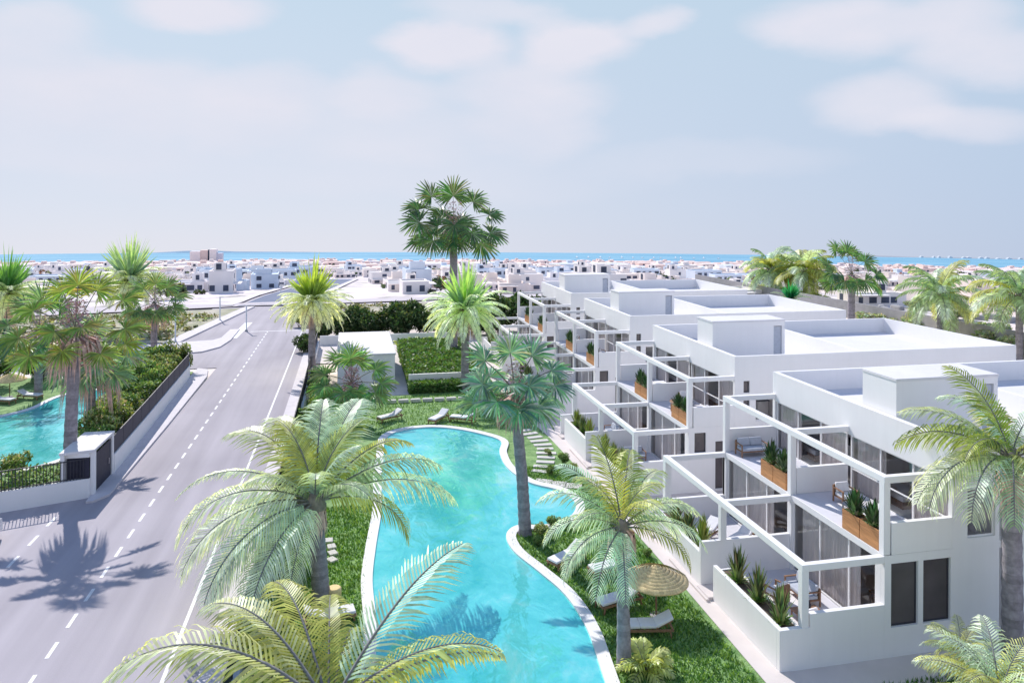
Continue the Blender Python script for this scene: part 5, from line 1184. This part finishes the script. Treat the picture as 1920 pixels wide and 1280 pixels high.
# trees between the houses
tt = bush_mesh(3.0, 3.0, 2.2, 420, .55, [(.05, .10, .05), (.10, .15, .08), (.16, .20, .12)], 31, 8).build('town_tree', loc=(-33, 150, tz(-33, 150)), label='dark round tree among the houses of the town', category='tree', group='trees among the town houses')
k = 0
for _ in range(9000):
    D = 140 + 700 * rr.random() ** .8; X = rr.uniform(-.72, .72) * D; x, y = X * CH + D * SH, -X * SH + D * CH
    if deff(x, y)[2] > 890: continue
    if -24 < x - (y - 130) * .08 < 4 and y < 285: continue
    if near_any(x, y, 5.2): continue
    if abs((y - 124) - (x + 60) * .219) < 6: continue
    if X / D > .3 and rr.random() < .6: continue
    o = tt.copy(); col.objects.link(o); s_ = rr.uniform(.35, .8); o.location = (x, y, tz(x, y)); o.scale = (s_, s_, s_ * rr.uniform(.7, 1.2)); o.rotation_euler.z = rr.uniform(0, 6); k += 1
    if k > 295: break
rg_ = random.Random(8); g = MB(); cnt = 0
while cnt < 1500:
    D = 150 + 720 * rg_.random() ** .8; X = rg_.uniform(-.72, .72) * D; x, y = X * CH + D * SH, -X * SH + D * CH
    if deff(x, y)[2] > 888 or (-24 < x - (y - 130) * .08 < 4 and y < 285) or near_any(x, y, 4.4): continue
    if abs((y - 124) - (x + 60) * .219) < 6: continue
    cnt += 1; z = tz(x, y); r_ = rg_.uniform(.8, 2.2); hgt = rg_.choice((.8, 1.2, 1.6, 3.2)); cc = rg_.choice(((.05, .09, .05), (.12, .15, .09), (.22, .24, .16), (.30, .16, .12)))
    leafcloud(g, 16, lambda: ((x + rg_.uniform(-r_, r_), y + rg_.uniform(-r_, r_), z + rg_.uniform(.1, hgt)), rg_.random()), .75, [cc], rg=rg_)
g.build('town_greenery', kind='stuff', label='dark low trees and garden scrub between the far houses', category='vegetation')
# low pale scrub beyond the grey wall, dry stone bits
sc = bush_mesh(2.6, 2.6, 1.1, 1500, .26, [(.42, .48, .36), (.55, .58, .46), (.30, .36, .22)], 33, 9).build('scrub_bush', loc=(74, 95, 0), label='pale green scrub bush beyond the grey boundary wall', category='shrub', group='scrub bushes beyond the grey wall')
for (x, y, s_) in [(77, 88, 1.2), (76, 92, 1.), (78, 76, 1.3), (76.5, 71, 1.2), (80, 66, 1.4), (79, 128, 1.6), (76.5, 134, 1.7), (82, 122, 1.5), (74, 140, 1.6), (84, 84, 1.), (88, 78, 1.1), (90, 96, 1.3), (97, 110, 1.2), (78, 104, 1.), (104, 92, 1.1)]:
    o = sc.copy(); col.objects.link(o); o.location = (x, y, tz(x, y) - .1); o.scale = (s_, s_, s_); o.rotation_euler.z = rr.uniform(0, 6)
rg_ = random.Random(18); g = MB()
for _ in range(420):
    if rg_.random() < .72: x, y = rg_.uniform(-48, -19), rg_.uniform(98, 122); 
    else: x, y = rg_.uniform(-4.5, 12), rg_.uniform(107, 128)
    if x > -22.5 + (y - 97) * .165 and x < -6: continue
    r_ = rg_.uniform(.3, 1.0); cc = rg_.choice(((.30, .34, .16), (.42, .44, .24), (.20, .24, .12), (.50, .46, .30)))
    leafcloud(g, 16, lambda: ((x + rg_.gauss(0, r_ * .6), y + rg_.gauss(0, r_ * .6), rg_.uniform(.05, .5 * r_ + .15)), rg_.random()), .26, [cc], rg=rg_)
g.build('dry_scrub', kind='stuff', label='low dry scrub dotted over the verges beyond the junction', category='scrub')
rk = MB()
rk.box(-1.2, 1.2, -.6, .6, -.3, .7, M['grey']); r0 = rk.build('boulder', loc=(85, 103, -.1), bevel=.3, label='dark stone in the rows of rubble on the sandy field', category='stone', group='stones on the sandy field')
for i in range(70):
    row = rr.randrange(3); D = (112, 124, 141)[row] + rr.uniform(-2, 2); X = rr.uniform(38, 95); x, y = X * CH + D * SH, -X * SH + D * CH
    o = r0.copy(); col.objects.link(o); o.location = (x, y, tz(x, y)); o.scale = (rr.uniform(.4, 1.3), .8, rr.uniform(.4, 1.1)); o.rotation_euler.z = rr.uniform(0, 3)
# white far shore town on the headland and boats at the horizon
rrr = random.Random(3)
for i in range(16):
    X = 690 + i * 16 + rrr.uniform(-6, 6); D = 1243; g = MB(); hh = rrr.uniform(.3, 1.9); ww = rrr.uniform(1.5, 5); g.box(-ww, ww, -2, 2, -2, hh - .3, M['town']); g.box(-ww * .5, ww * .4, -1.5, 2, hh - .3, hh + .4, M['town'])
    k_ = X / D; q_ = math.sqrt(1 + .45 * k_ * k_); zh = 16.5 - D * min((66 + max(0, d * q_ - 850) ** 2 / (2 * RS)) / d for d in range(850, 1500, 5))
    g.build('shore_building', loc=(X * CH + D * SH, -X * SH + D * CH, zh + .8), label='tiny white building on the far shore at the right horizon', category='building', group='white buildings on the far shore')
for i in range(14):
    X = 90 + i * 15 + rrr.uniform(-5, 5); D = 1035; e = math.sqrt(D * D + .45 * X * X); z = -49.5 - (e - 850) ** 2 / (2 * RS)
    t = thing('sailing_boat', (X * CH + D * SH, -X * SH + D * CH, z + .2), 'tiny white sailing boat on the sea near the horizon', 'boat', group='boats at the horizon')
    g = MB(); h = rrr.uniform(1.6, 3.2); g.prism([(-2.2, 0), (-1.4, -.5), (1.6, -.5), (2.4, 0), (1.6, .5), (-1.4, .5)], -.3, .5, M['town']); g.build('hull', t)
    g = MB(); g.face([(-1.2, 0, .6), (1.2, .02, .6), (.1, .8, h)], M['sail']); g.build('sail', t)
print('objects', len(bpy.data.objects), 'faces', sum(len(m.polygons) for m in bpy.data.meshes))
